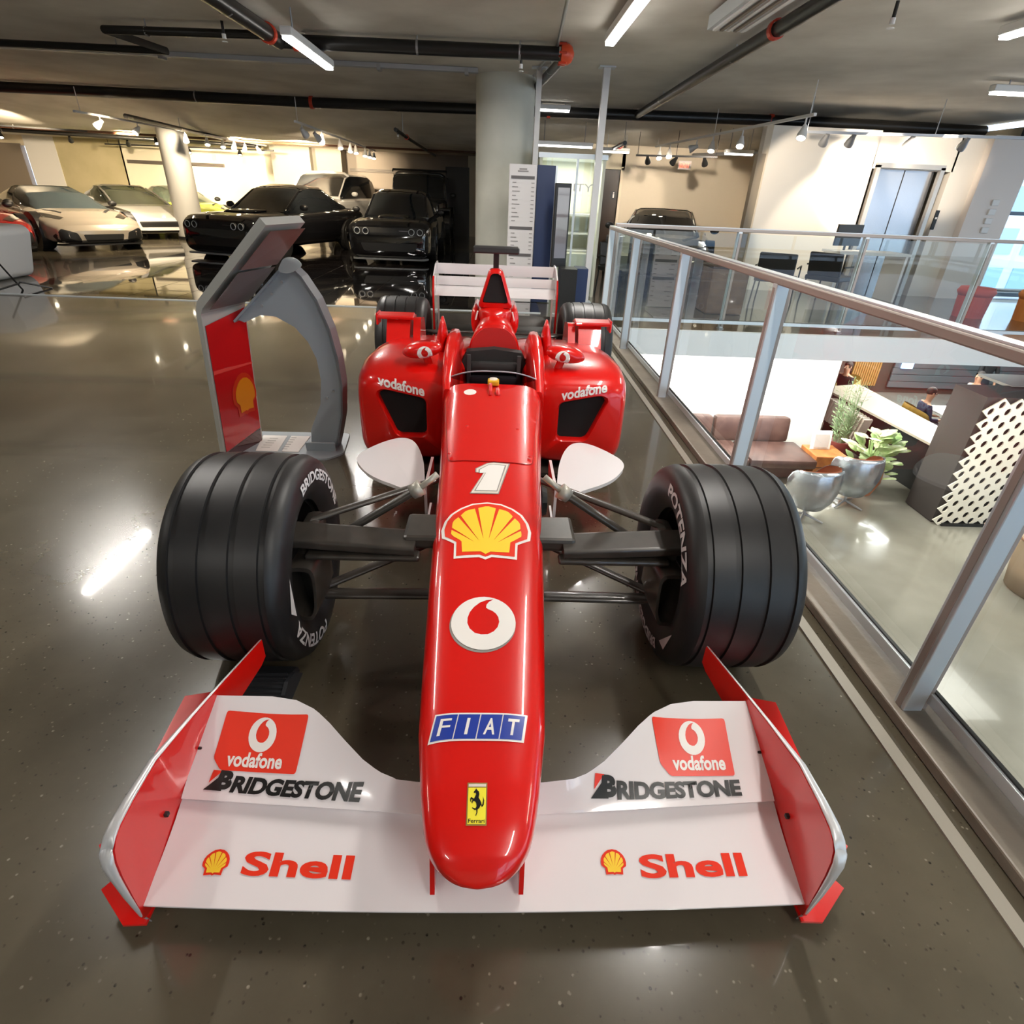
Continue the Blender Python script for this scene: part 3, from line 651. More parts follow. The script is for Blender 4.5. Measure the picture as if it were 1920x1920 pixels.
TW = bvh(MAINP, *FLP)
def wdecal(name, bm, x, y, m, off=.0015, rot=0, step=.03):
    c, s = math.cos(rot), math.sin(rot)
    return decal(name, bm, (x, y, .6), (c, s, 0), (-s, c, 0), (0, 0, -1), TW, m, CAR, off, step)
for sg, x0, rt in ((-1, -.53, .0), (1, .506, .0)):
    RB = -.06 if sg < 0 else .03; RM = -.078 if sg < 0 else .05
    bw, bh = (.097 if sg < 0 else .092), .052
    cut = [(-bw - .004, -bh + .02), (-bw + .018, -bh), (bw, -bh), (bw + .006, bh), (-bw + .002, bh)] if sg < 0 else [(-bw + .004, -bh + .022), (-bw + .026, -bh), (bw, -bh), (bw - .004, bh), (-bw - .006, bh)]
    wdecal('sponsor_box', shape2d([round_poly(cut, .006, 3)]), x0, .921 if sg < 0 else .918, M_RED2, .0015, RB)
    wdecal('sponsor_disc', shape2d([circ(.031, 30, 0, 0, 1.05, 1), [(x * .031, y * .031) for x, y in comma_loop()]]), x0 - .002 * sg, .935, M_DWHT, .0026, RB, step=.02)
    wdecal('sponsor_lettering', text2d('vodafone', .130, .027, .03), x0 + (-.006 if sg < 0 else .008), .890, M_DWHT, .0026, RB)
    # tyre maker lettering: red and black slashed B then the word
    lx = -.448 if sg < 0 else .436
    wd = .345
    wdecal('maker_lettering', text2d('RIDGESTONE', wd * .87, .031, .045, .22 if sg < 0 else .02, .97), lx + .022, .8385 + RM * .022, M_DBLK, .0026, RM)
    wdecal('maker_initial', text2d('B', .036, .034, .06, .22 if sg < 0 else .1), lx - wd * .425, .844 - RM * wd * .43, M_DBLK, .0026, RM)
    wdecal('maker_slash', shape2d([[(-.038, -.017), (.004, -.017), (-.004, .012)]]), lx - wd * .445, .842 - RM * wd * .43, M_DBLK, .0022, RM)
    wdecal('maker_red_flag', shape2d([[(-.026, -.006), (-.022, .017), (.0, .017)]]), lx - wd * .455, .844 - RM * wd * .43, M_RED2, .0026, RM)
    sx = -.395 if sg < 0 else .463
    wdecal('fuel_lettering', text2d('Shell', .235, .045, .03), sx, .706, M_RED2, .0022, -.037 if sg < 0 else .02)
    shell('small_scallop', lambda n, bm, m, off, sx=sx: wdecal(n, bm, sx - .175, .712, m, off, step=.02), .028, .024, None)
# end plates
for sg in (-1, 1):
    ys_ = [.627, .630, .637, .648, .665, .69] + list(np.linspace(.72, 1.19, 22)); rr = []
    for y in ys_:
        zb = interp(y, [.627, .64, .70, .95, 1.0, 1.07, 1.185, 1.19], [.05, .04, .035, .035, .10, .200, .225, .235]); zt = interp(y, [.627, .630, .637, .648, .665, .72, .9, 1.19], [.20, .245, .272, .284, .293, .298, .296, .293]); x = EPX(y)
        rr.append([(sg * (x - .004), y, zb), (sg * (x - .004), y, zt), (sg * (x + .004), y, zt), (sg * (x + .004), y, zb)])
    ep = obj('front_wing_endplate', loft(B(), rr), M_RED, CAR, angle=40)
    edge = [(.640, .012), (.630, .06), (.626, .14), (.626, .21), (.629, .247), (.637, .273), (.650, .288), (.672, .297), (.72, .301), (.81, .300), (.93, .298), (1.05, .297), (1.19, .295)]
    wd = [.003, .008, .013, .018, .022, .024, .024, .023, .020, .015, .009, .006, .004]; rr = []
    for i, ((y, z), w) in enumerate(zip(edge, wd)):
        x = EPX(y); ty = -.35 if i < 5 else 0
        rr.append([(sg * (x + .004 + w * .55 * (1 + math.cos(a)) - .007), y + .35 * w * math.sin(a) * (1 if i < 6 else .2) - w * .2 * (i < 6), z + .28 * w * math.sin(a) * (i >= 5) - .12 * w * (1 + math.cos(a))) for a in np.linspace(0, 2 * PI, 12, endpoint=False)])
    obj('endplate_leading_edge', loft(B(), rr), M_SILV, CAR, True, label='silver painted endplate edge')
    fp = [(.70, .79), (.84, .80), (.86, .93), (.880, 1.21), (.80, 1.235), (.69, 1.20), (.69, .98)]
    obj('footplate', prism(B(), fp, lambda x, y, t: (sg * x, y, t + .02 * math.sin((x - .7) * 8)), .030, .036), M_RED, CAR)
    fp2 = [(.69, .625), (.73, .618), (.80, .675), (.775, .725), (.69, .73)]
    obj('turning_vane', prism(B(), fp2, lambda x, y, t: (sg * x, y, t + (x - .7) * .3), .028, .034), M_RED, CAR)
    fp3 = [(.70, .68), (.805, .712), (.845, .755), (.825, .79), (.70, .80)]
    obj('turning_vane', prism(B(), fp3, lambda x, y, t: (sg * x, y, t + (x - .7) * .2), .052, .058), M_RED, CAR)
    bm = B()
    for y, z in ((.915, .205), (.775, .168)): box(bm, (sg * (EPX(y) - .008), y, z), (.010, .010, .010), bev=.002)
    obj('endplate_bracket', bm, M_BLACK, CAR)
    obj('nose_pylon', prism(B(), [(.645, .10), (.80, .10), (.82, .25), (.68, .25)], lambda y, z, t: (CX + sg * .092 + t, y, z), -.005, .005), M_RED, CAR)

# ---- wheels
def wheel(x, y, R, w, sg, front=True):
    """sg = -1 left in the photo, +1 right"""
    h = w / 2; gr = [-.34, -.115, .115, .34] if front else [-.30, -.10, .10, .30]
    prof = [(-h * .80, R * .56), (-h * .95, R * .66), (-h, R * .78), (-h * .97, R * .90), (-h * .90, R * .955), (-h * .78, R * .985)]
    for g in gr:
        c = g * w; d = .0065
        prof += [(c - .0095, R * (1 - .02 * abs(2 * c / w) ** 2)), (c - .0075, R * (1 - .02 * abs(2 * c / w) ** 2) - d), (c + .0075, R * (1 - .02 * abs(2 * c / w) ** 2) - d), (c + .0095, R * (1 - .02 * abs(2 * c / w) ** 2))]
    prof += [(-a, b) for a, b in prof[5::-1]]
    t = obj('tyre', lathe(B(), prof, (x, y, R), 'x', 96), M_RUB, CAR, angle=35)
    inner = -sg
    rim = [(inner * h * .80, R * .57), (inner * h * .70, R * .585), (inner * h * .68, R * .54), (inner * h * .2, R * .50), (-inner * h * .6, R * .5), (-inner * h * .78, R * .57)]
    r = obj('wheel_rim', lathe(B(), rim, (x, y, R), 'x', 64), M_RIM, CAR, angle=40)
    bm = B()
    for k in range(7):
        a = 2 * PI * k / 7
        tube(bm, [(x + sg * h * .45, y, R), (x + sg * h * .5, y + math.cos(a) * R * .5, R + math.sin(a) * R * .5)], [.03, .018], 8, sx=.6)
    lathe(bm, [(-.05, .0), (-.05, .07), (.05, .07), (.05, 0)], (x + sg * h * .45, y, R), 'x', 24)
    obj('wheel_spokes', bm, M_RIM, r)
    obj('brake_disc', lathe(B(), [(-.012, .02), (-.012, R * .44), (.012, R * .44), (.012, .02)], (x + inner * h * .1, y, R), 'x', 48), mat('brake_grey', (.06, .055, .05), .4), CAR)
    return t
TF, RF, WF, AF = .724, .33, .345, 1.545
FT = {}
for sg in (-1, 1):
    FT[sg] = wheel(sg * TF, AF, RF, WF, sg); wheel(sg * .70, AF + 3.05, .33, .375, sg, False)
# sidewall lettering laid around the inner side of each front tyre
def sidewall_text(s, sg, r0, hgt, a_start, arc, parent, up=True, m=M_DWHT, heavy=.03):
    """letters run along the circle on the inner sidewall; a in degrees from top, positive towards the nose"""
    L = RF * r0 * math.radians(abs(arc)); bm = text2d(s, L, hgt, heavy); bmesh.ops.triangulate(bm, faces=bm.faces); gridcut(bm, .012)
    xi = sg * TF - sg * WF / 2
    for v in bm.verts:
        a = math.radians(a_start) + math.radians(arc) * (v.co.x / L + .5); r = RF * r0 + (v.co.y if up else -v.co.y)
        t = r / RF
        xo = interp(t, [.66, .78, .90, .955], [WF / 2 * .05, 0, WF / 2 * .03, WF / 2 * .10])
        v.co = Vector((xi + sg * xo - sg * .0025, AF - math.sin(a) * r, RF + math.cos(a) * r))
    obj('sidewall_lettering', bm, m, parent, recalc=False)
M_TW = mat('tyre_letter_white', (.62, .62, .62), .5)
sidewall_text('POTENZA', -1, .80, .042, 176, -70, FT[-1], True, M_TW)
sidewall_text('BRIDGESTONE', -1, .80, .036, 12, -88, FT[-1], True, M_TW)
sidewall_text('POTENZA', 1, .80, .042, -4, 76, FT[1], True, M_TW)
sidewall_text('BRIDGESTONE', 1, .80, .036, 150, 85, FT[1], True, M_TW)
for sg, a0 in ((-1, 92), (1, 132)):
    bm = B(); vs = []
    for a, r in ((a0, .845), (a0 + 8, .755), (a0 - 22, .80)):
        a = math.radians(a); vs.append(bm.verts.new((sg * (TF - WF / 2 - .0006), AF - math.sin(a) * r * RF, RF + math.cos(a) * r * RF)))
    bm.faces.new(vs); obj('sidewall_mark', bm, M_TW, FT[sg], recalc=False)
# brake ducts: tall open scoops inside the front wheels
for sg in (-1, 1):
    x = sg * .555
    ro = [[(x + dx * .052, AF - .17 + ty, .305 + dz * .098 - ty * .1) for dx, dz in [(math.copysign(abs(math.cos(a)) ** .5, math.cos(a)) * (.8 + .2 * math.sin(a)), math.copysign(abs(math.sin(a)) ** .6, math.sin(a))) for a in np.linspace(0, 2 * PI, 24, endpoint=False)]] for ty in (.16, 0)]
    ri = [[(x + (p[0] - x) * .8, p[1], .305 + (p[2] - .305) * .86) for p in ro[1]], [(x + (p[0] - x) * .7, p[1] + .12, .305 + (p[2] - .305) * .8) for p in ro[1]]]
    obj('brake_duct', loft(B(), ro + ri), M_CARB, CAR, angle=50)
    bm = B(); box(bm, (sg * .56, AF, .33), (.06, .16, .26), bev=.02); obj('upright', bm, M_CARB, CAR, angle=40)

# ---- suspension
def arm(name, p0, p1, w, t, sg, m=M_CARB, w1=None):
    """flat aerofoil arm from p0 to p1, w chord along y, t thickness"""
    p0 = Vector((sg * p0[0], p0[1], p0[2])); p1 = Vector((sg * p1[0], p1[1], p1[2])); w1 = w1 or w; rr = []
    for p, c in ((p0, w), (p1, w1)): rr.append([(p.x, p.y + c / 2 * math.cos(a), p.z + t / 2 * math.sin(a)) for a in np.linspace(0, 2 * PI, 20, endpoint=False)])
    return obj(name, loft(B(), rr), m, CAR, angle=50)
for sg in (-1, 1):
    bm = B(); prism(bm, round_poly([(-.055, -.016), (.045, -.024), (.06, 0), (.045, .022), (-.055, .014)], .01), lambda y, z, t: (sg * t, AF - .06 + y, .425 + z + (t - .2) * .06), .225, .60)
    obj('upper_arm', bm, M_CARB, CAR)
    obj('arm_fairing', box(B(), (sg * .20, AF + .0, .435), (.13, .15, .045), bev=.012), M_CARB, CAR)
    obj('track_rod', box(B(), (sg * .38, AF - .10, .405), (.34, .045, .018), bev=.007), M_CARB, CAR)
    arm('upper_rear_arm', (.56, AF + .02, .455), (.16, AF + .36, .455), .045, .018, sg)
    arm('push_rod', (.49, AF - .0, .40), (.235, AF + .03, .56), .036, .030, sg)
    r = obj('push_rod_sleeve', tube(B(), [(sg * .245, AF + .03, .553), (sg * .215, AF + .035, .572)], [.022, .026], 12), mat('worn_metal', (.40, .38, .33), .45, .5), CAR, True, label='worn silver push rod sleeve')
    obj('push_rod_tip', tube(B(), [(sg * .222, AF + .03, .568), (sg * .165, AF + .045, .612)], .010, 10), MATS['worn_metal'], CAR, True)
    arm('lower_front_arm', (.56, AF - .02, .215), (.14, AF + .20, .30), .045, .022, sg)
    arm('lower_arm', (.56, AF - .03, .205), (.13, AF - .03, .21), .05, .026, sg)
    # rear suspension
    for a, b in (((.55, 4.55, .42), (.14, 4.3, .42)), ((.55, 4.55, .42), (.14, 4.75, .38)), ((.55, 4.6, .2), (.12, 4.35, .2)), ((.55, 4.62, .2), (.12, 4.8, .2))): arm('rear_arm', a, b, .05, .018, sg)

# ---- barge boards (white) and chassis fins
for sg in (-1, 1):
    top = [(.655, 2.50, .255), (.56, 2.58, .285), (.47, 2.62, .305), (.405, 2.60, .315), (.355, 2.52, .32), (.31, 2.38, .31), (.285, 2.22, .295), (.275, 2.08, .275), (.34, 2.14, .26), (.42, 2.22, .25), (.50, 2.28, .245), (.58, 2.36, .245)]
    for _ in range(3): top = [tuple(a_[i] * (1 - w_) + b_[i] * w_ for i in range(3)) for a_, b_ in zip(top, top[1:] + top[:1]) for w_ in (.25, .75)]
    bm = B(); a = [bm.verts.new((sg * x, y, z + .004)) for x, y, z in top]; b = [bm.verts.new((sg * x, y, z - .012)) for x, y, z in top]; n = len(a)
    c = [sum(p[i] for p in top) / n for i in range(3)]; ca, cb = bm.verts.new((sg * c[0], c[1], c[2] + .012)), bm.verts.new((sg * c[0], c[1], c[2] - .014))
    for k in range(n): bm.faces.new((a[k], a[(k + 1) % n], ca)); bm.faces.new((b[(k + 1) % n], b[k], cb)); bm.faces.new((a[k], b[k], b[(k + 1) % n], a[(k + 1) % n]))
    obj('barge_board', bm, M_WHT, CAR, angle=40)
    obj('barge_board_foot', prism(B(), [(1.83, .20), (2.04, .16), (2.08, .24), (1.98, .30), (1.83, .29)], lambda y, z, t: (sg * (.235 + t), y, z), -.004, .004), M_WHT, CAR)
    obj('barge_board_stay', box(B(), (sg * .27, 2.25, .19), (.012, .30, .24)), M_WHT, CAR)
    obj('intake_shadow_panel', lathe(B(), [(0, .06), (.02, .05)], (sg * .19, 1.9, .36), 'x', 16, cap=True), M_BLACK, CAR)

# ---- side pods with recessed radiator inlets
POD = {}
for sg in (-1, 1):
    N = 64; rr = []
    def ring(y, x0, x1, z0, z1, ex=5, slope=0): return [(sg * x, y, z + slope * (x - x0)) for x, z in sellipse(N, ex, (x0 + x1) / 2, (z0 + z1) / 2, (x1 - x0) / 2, (z1 - z0) / 2)]
    def inlet(y, k=1.0):
        q = round_poly([(.345, .225), (.505, .225), (.60, .455), (.56, .475), (.345, .430)], .03, 12); out = []
        cx, cz = .47, .34
        for i in range(N):   # resample by angle
            a = 2 * PI * i / N; dx, dz = math.cos(a), math.sin(a); best = .05
            for j in range(len(q)):
                (xa, za), (xb, zb) = q[j], q[(j + 1) % len(q)]; ex_, ez_ = xb - xa, zb - za; den = dx * ez_ - dz * ex_
                if abs(den) < 1e-9: continue
                t = ((xa - cx) * ez_ - (za - cz) * ex_) / den; u = ((xa - cx) * dz - (za - cz) * dx) / den
                if t > 0 and -1e-6 <= u <= 1 + 1e-6: best = max(best, t)
            out.append((sg * (cx + dx * best * k), y, cz + dz * best * k))
        return out
    rr = [inlet(3.06, .9), inlet(2.885, .96), inlet(2.862, 1.0), inlet(2.855, 1.05)]
    rr += [ring(2.862, .24, .665, .115, .515, 4.5), ring(2.875, .22, .685, .10, .535, 4.5), ring(2.905, .20, .702, .085, .555, 5), ring(2.97, .18, .715, .075, .585, 5), ring(3.1, .16, .722, .07, .605, 5)]
    for y, x1, z1 in ((3.4, .722, .60), (3.7, .70, .57), (3.95, .63, .52), (4.15, .52, .45), (4.35, .38, .38), (4.6, .26, .32), (4.8, .2, .28)): rr.append(ring(y, .05, x1, .07, z1, 4.5))
    POD[sg] = obj('side_pod', loft(B(), rr, False, True), M_RED, CAR, angle=48)
    obj('radiator_inlet', loft(B(), [inlet(2.90, .975), inlet(2.905, .97)]), mat('inlet_black', (.005, .005, .005), .8), POD[sg])
    # name on the lip above the inlet
    tp = bvh(POD[sg]); bm = text2d('vodafone', .235, .056, .03)
    for v in bm.verts: v.co.y += (v.co.x * sg) * .22
    decal('pod_lettering', bm, (sg * .470, 2.75, .522), (1, 0, 0), (0, 0, 1), (0, 1, -.22), tp, M_DWHT, POD[sg], .003, .02)
    # winglet on the rear shoulder of the pod
    w = obj('winglet_post', prism(B(), [(3.50, .50), (3.95, .50), (3.90, .66), (3.62, .70)], lambda y, z, t: (sg * (.60 + t) - sg * .12 * 0, y, z), -.085, .055), M_RED, CAR, angle=40)
    obj('winglet', box(B(), (sg * .60, 3.62, .698), (.22, .09, .022), bev=.007, R=Matrix.Rotation(.12, 3, 'X')), M_RED, w)
    obj('winglet_tip', box(B(), (sg * .71, 3.63, .682), (.012, .11, .070), bev=.005), M_RED, w)
    obj('pod_chimney', prism(B(), round_poly([(3.5, .48), (3.9, .48), (3.82, .66), (3.64, .69)], .03), lambda y, z, t: (sg * (.475 + t), y, z), -.022, .022), M_RED, CAR, angle=40)
    # upright leaf fins either side of the cockpit
    lf = [(3.02, .55), (3.55, .52), (3.50, .62), (3.34, .74), (3.24, .785), (3.16, .76), (3.08, .67)]
    bm = B(); rr = []
    for y, z, k in ((3.30, .56, .055), (3.28, .62, .050), (3.25, .68, .040), (3.22, .74, .024), (3.20, .785, .008)):
        rr.append([(sg * (.292 - (z - .56) * .05) + k * .75 * math.cos(a), y + k * 2.6 * math.sin(a) + (z - .56) * -.1, z) for a in np.linspace(0, 2 * PI, 20, endpoint=False)])
    obj('cockpit_fin', loft(bm, rr), M_RED, CAR, True)
    # padded cockpit side
    rr = []
    for y, xo, xi, zt in ((2.58, .236, .190, .575), (2.7, .25, .188, .605), (2.9, .268, .182, .640), (3.05, .272, .176, .680), (3.15, .270, .176, .705), (3.3, .262, .178, .700), (3.42, .24, .17, .62)):
        rr.append([(sg * x, y, z) for x, z in sellipse(28, 4, (xo + xi) / 2, (zt + .1) / 2, (xo - xi) / 2, (zt - .1) / 2)])
    obj('cockpit_side', loft(B(), rr), M_RED, CAR, angle=45)
    # mirrors
    mh = obj('mirror_housing', loft(B(), [[(sg * (.370 + .100 * k * math.cos(a)), 2.96 + dy, .655 + .040 * k * math.sin(a) - .012 * k * math.cos(a)) for a in np.linspace(0, 2 * PI, 24, endpoint=False)] for dy, k in ((-.035, .35), (-.028, .75), (-.005, 1), (.05, 1), (.055, .9))]), M_RED, CAR, True)
    decal('mirror_mark', shape2d([circ(.036, 24, sx=1.05), [(x * .034, y * .034) for x, y in comma_loop()]]), (sg * .352, 2.85, .662), (1, 0, 0), (0, 0, 1), (0, 1, -.2), bvh(mh), M_DWHT, mh, .002, .01)
    obj('mirror_stalk', tube(B(), [(sg * .355, 2.97, .64), (sg * .325, 2.98, .54)], .010, 8, sx=1, sy=2), M_RED, mh)
# ---- cockpit interior
obj('cockpit_tub', box(B(), (0, 2.98, .30), (.40, .85, .30)), M_BLACK, CAR)
rr = [[(x, y, z) for x, z in ((-.175, .30), (-.18, .55), (-.15, .615), (0, .632), (.15, .615), (.18, .55), (.175, .30))] for y in (3.13, 3.20)]
obj('seat_back', loft(B(), rr), mat('seat_black', (.020, .020, .020), .7), CAR, angle=40)
bm = B()
for y, z in ((3.08, .47), (3.105, .54)): box(bm, (0, y, z), (.27, .05, .062), bev=.02)
obj('seat_padding', bm, MATS['seat_black'], CAR, angle=40)
for sg in (-1, 1): obj('harness_strap', box(B(), (sg * .135, 3.07, .52), (.022, .012, .19), bev=.003), mat('strap_grey', (.05, .05, .05), .6), CAR)
# small curved windscreen
bm = B(); rr = []
for a in np.linspace(-1.25, 1.25, 21):
    x = .205 * math.sin(a) / math.sin(1.25); y = 2.60 + .13 * (1 - (x / .205) ** 2) * .0 + .10 * (abs(x) / .205) ** 2
    zb = .592; hgt = .052 * (1 - (abs(x) / .205) ** 2.4) + .004
    rr.append([(x, y, zb), (x, y + hgt * .6, zb + hgt)])
loft(bm, rr, False, False, closed=False); obj('windscreen', bm, glass_mat('smoked_screen', (.35, .32, .38), 0, 1.5), CAR, True)
obj('windscreen_rim', tube(B(), [r[1] for r in rr], .0035, 6), mat('clear_edge', (.4, .38, .42), .2), CAR, True)
bm = B(); box(bm, (.0, 2.585, .612), (.052, .05, .024), bev=.006); obj('camera_box', bm, mat('amber_plastic', (.75, .42, .02), .35), CAR, label='small amber yellow box at the cockpit edge')
obj('camera_box_cap', lathe(B(), [(0, .02), (.006, .018), (.007, 0)], (0, 2.59, .622), 'z', 20), MATS['decal_cream'], CAR, True)
bm = B(); tube(bm, [(-.012, 2.46, .588), (-.012, 2.52, .62), (-.012, 2.56, .60)], .008, 8); tube(bm, [(.02, 2.46, .588), (.02, 2.50, .606)], .010, 8); obj('antenna', bm, M_RED, CAR, True)
# ---- engine cover: bulkhead arch, neck and air box
rr = []
for y, hw, zt, ex in ((3.235, .154, .738, 2.7), (3.245, .164, .750, 2.7), (3.29, .167, .758, 2.6), (3.4, .160, .768, 2.4), (3.6, .155, .78, 2.2), (3.9, .145, .72, 2.2), (4.2, .13, .60, 2.3), (4.5, .11, .48, 2.4), (4.8, .09, .40, 2.4)):
    rr.append([(x, y, z) for x, z in sellipse(48, ex, 0, .32, hw, zt - .32, .22)])
obj('engine_cover', loft(B(), rr), M_RED, CAR, angle=50)
obj('bulkhead_panel', loft(B(), [[(x, y0 + .16 * (z - .5) * .5, z) for x, z in sellipse(48, 2.8, 0, .45, .146, .276, .1)] for y0 in (3.205, 3.228)]), mat('bulkhead_shaded_red', (.50, .006, .004), .45), CAR, label='flat red bulkhead behind the cockpit, its shade put into the colour')  # same paint as the body; darker tone paints in the shade of its facing
def tri(y, zb, zt, wb, wt, r, n=10): return [(x, y + (.10 * (z - zb) / max(.01, zt - zb)) * 0, z) for x, z in round_poly([(-wb, zb), (wb, zb), (wt, zt), (-wt, zt)], r, n)]
o0, o1 = tri(3.44, .795, .995, .098, .035, .03), tri(3.45, .79, 1.0, .103, .038, .03)
i0, i1 = tri(3.435, .818, .978, .077, .026, .02), tri(3.60, .83, .96, .06, .02, .02)
back = [tri(3.62, .76, .99, .10, .04, .03), tri(3.85, .70, .93, .09, .035, .03), tri(4.15, .58, .80, .07, .03, .03), tri(4.45, .45, .62, .05, .02, .02), tri(4.7, .36, .46, .03, .015, .012)]
AB = obj('air_box', loft(B(), [i1, i0, o0, o1] + back, False, True), M_RED, CAR, angle=50)
obj('air_box_mouth', loft(B(), [tri(3.452, .822, .974, .073, .024, .02), tri(3.456, .822, .974, .073, .024, .02)]), MATS['inlet_black'], AB)
obj('air_box_neck', loft(B(), [[(x, y, z) for x, z in sellipse(24, 2.6, 0, .77, w, .025, .1)] for y, w in ((3.36, .05), (3.42, .080), (3.47, .095), (3.6, .10))]), M_RED, AB, True)
for sg in (-1, 1):
    obj('air_box_shoulder', loft(B(), [[(sg * (.115 + dx), 3.55 + dy, .70 + dz) for dx, dz in [(k * .030 * math.cos(a), k * .085 * math.sin(a)) for a in np.linspace(0, 2 * PI, 16, endpoint=False)]] for dy, k in ((-.03, .5), (-.015, .85), (.03, 1), (.3, .9))]), M_RED, AB, True)
    obj('shoulder_stripe', tube(B(), [(sg * .100, 3.435, .775), (sg * .112, 3.44, .725)], .005, 6), M_DWHT, AB)
TC = obj('onboard_camera_post', prism(B(), [(3.58, .96), (3.66, .96), (3.66, 1.075), (3.56, 1.075)], lambda y, z, t: (t, y, z), -.016, .016), M_BLACK, CAR)
obj('onboard_camera', box(B(), (0, 3.58, 1.088), (.262, .07, .038), bev=.008), mat('camera_black', (.03, .03, .03), .4), TC)
# floor tray, plank and rear crash structure
bm = B(); box(bm, (0, 3.75, .045), (1.30, 1.9, .02)); box(bm, (0, 2.3, .05), (.36, 1.4, .03)); obj('floor_tray', bm, M_CARB, CAR)
obj('gearbox', loft(B(), [[(x, y, z) for x, z in sellipse(24, 3, 0, .3, w, h)] for y, w, h in ((4.4, .14, .16), (4.8, .09, .12), (5.15, .05, .05))]), M_BLACK, CAR, True)
obj('diffuser', box(B(), (0, 4.85, .30), (1.0, .3, .05)), M_CARB, CAR)
# ---- rear wing
def foil(y, z, c, ang, th, n=10):
    out = []
    for t in list(np.linspace(0, 1, n)) + list(np.linspace(1, 0, n))[1:-1]: out.append(t)
    pts = []
    for i, t in enumerate(out):
        s = 1 if i < n else -1; yy = c * t; zz = s * th * 4 * t * (1 - t) * .5 + .12 * c * t * t
        pts.append((y + yy * math.cos(ang) - zz * math.sin(ang), z + yy * math.sin(ang) + zz * math.cos(ang)))
    return pts
RWX = .487
for y, z, c, ang, th in ((4.86, .634, .19, .18, .042), (5.03, .694, .080, .78, .016), (5.10, .770, .085, 1.05, .014)):
    pf = foil(y, z, c, ang, th)
    obj('rear_wing_element', loft(B(), [[(x, yy, zz) for yy, zz in pf] for x in (-RWX, RWX)]), M_WHT, CAR, angle=50)
for y, z in ((4.95, .40), (5.0, .32)): obj('lower_rear_wing', loft(B(), [[(x, yy, zz) for yy, zz in foil(y, z, .16, .25, .025)] for x in (-RWX, RWX)]), M_CARB, CAR, angle=50)
for sg in (-1, 1):
    ep = obj('rear_wing_endplate', prism(B(), round_poly([(4.80, .30), (5.25, .26), (5.26, .82), (5.22, .860), (5.05, .850), (4.86, .78), (4.80, .66)], .02, 3), lambda y, z, t: (sg * (RWX + .006) + t, y, z), -.005, .005), M_WHT, CAR, angle=50)
    obj('endplate_red_base', prism(B(), [(4.797, .28), (4.86, .28), (4.86, .78), (4.797, .68)], lambda y, z, t: (sg * (RWX + .006) + t, y, z), -.0065, .0065), M_RED, ep)
    obj('endplate_light_strut', box(B(), (sg * (RWX - .03), 4.84, .47), (.012, .03, .34)), mat('warm_grey', (.45, .41, .38), .4), CAR)
# ---- wheel chocks under the front tyres
for sg, lab in ((-1, 'black ribbed plastic wheel chock at the foot of the left front tyre'), (1, 'black ribbed plastic wheel chock behind the right front tyre')):
    y0 = 1.212 if sg < 0 else 1.878; d = 1 if sg < 0 else -1
    t = E('wheel_chock', (sg * .68, y0, 0), lab, 'wheel chock')
    obj('wedge', prism(B(), [(0, 0), (.16, 0), (.15, .028), (.10, .050), (.05, .062), (0, .052)], lambda y, z, q: (sg * .68 + q, y0 + d * y, z), -.075, .075), mat('chock_black', (.02, .022, .026), .55), t)
    for k in range(5): obj('rib', box(B(), (sg * .68, y0 + d * (.012 + .016 * k), .057 + .002 * k), (.15, .006, .010)), MATS['chock_black'], t)
    obj('side_cheek', prism(B(), [(0, 0), (.15, 0), (.10, .055), (.04, .075), (.0, .06)], lambda y, z, q: (sg * .68 - sg * .082 + q, y0 + d * y, z), -.006, .006), MATS['chock_black'], t)
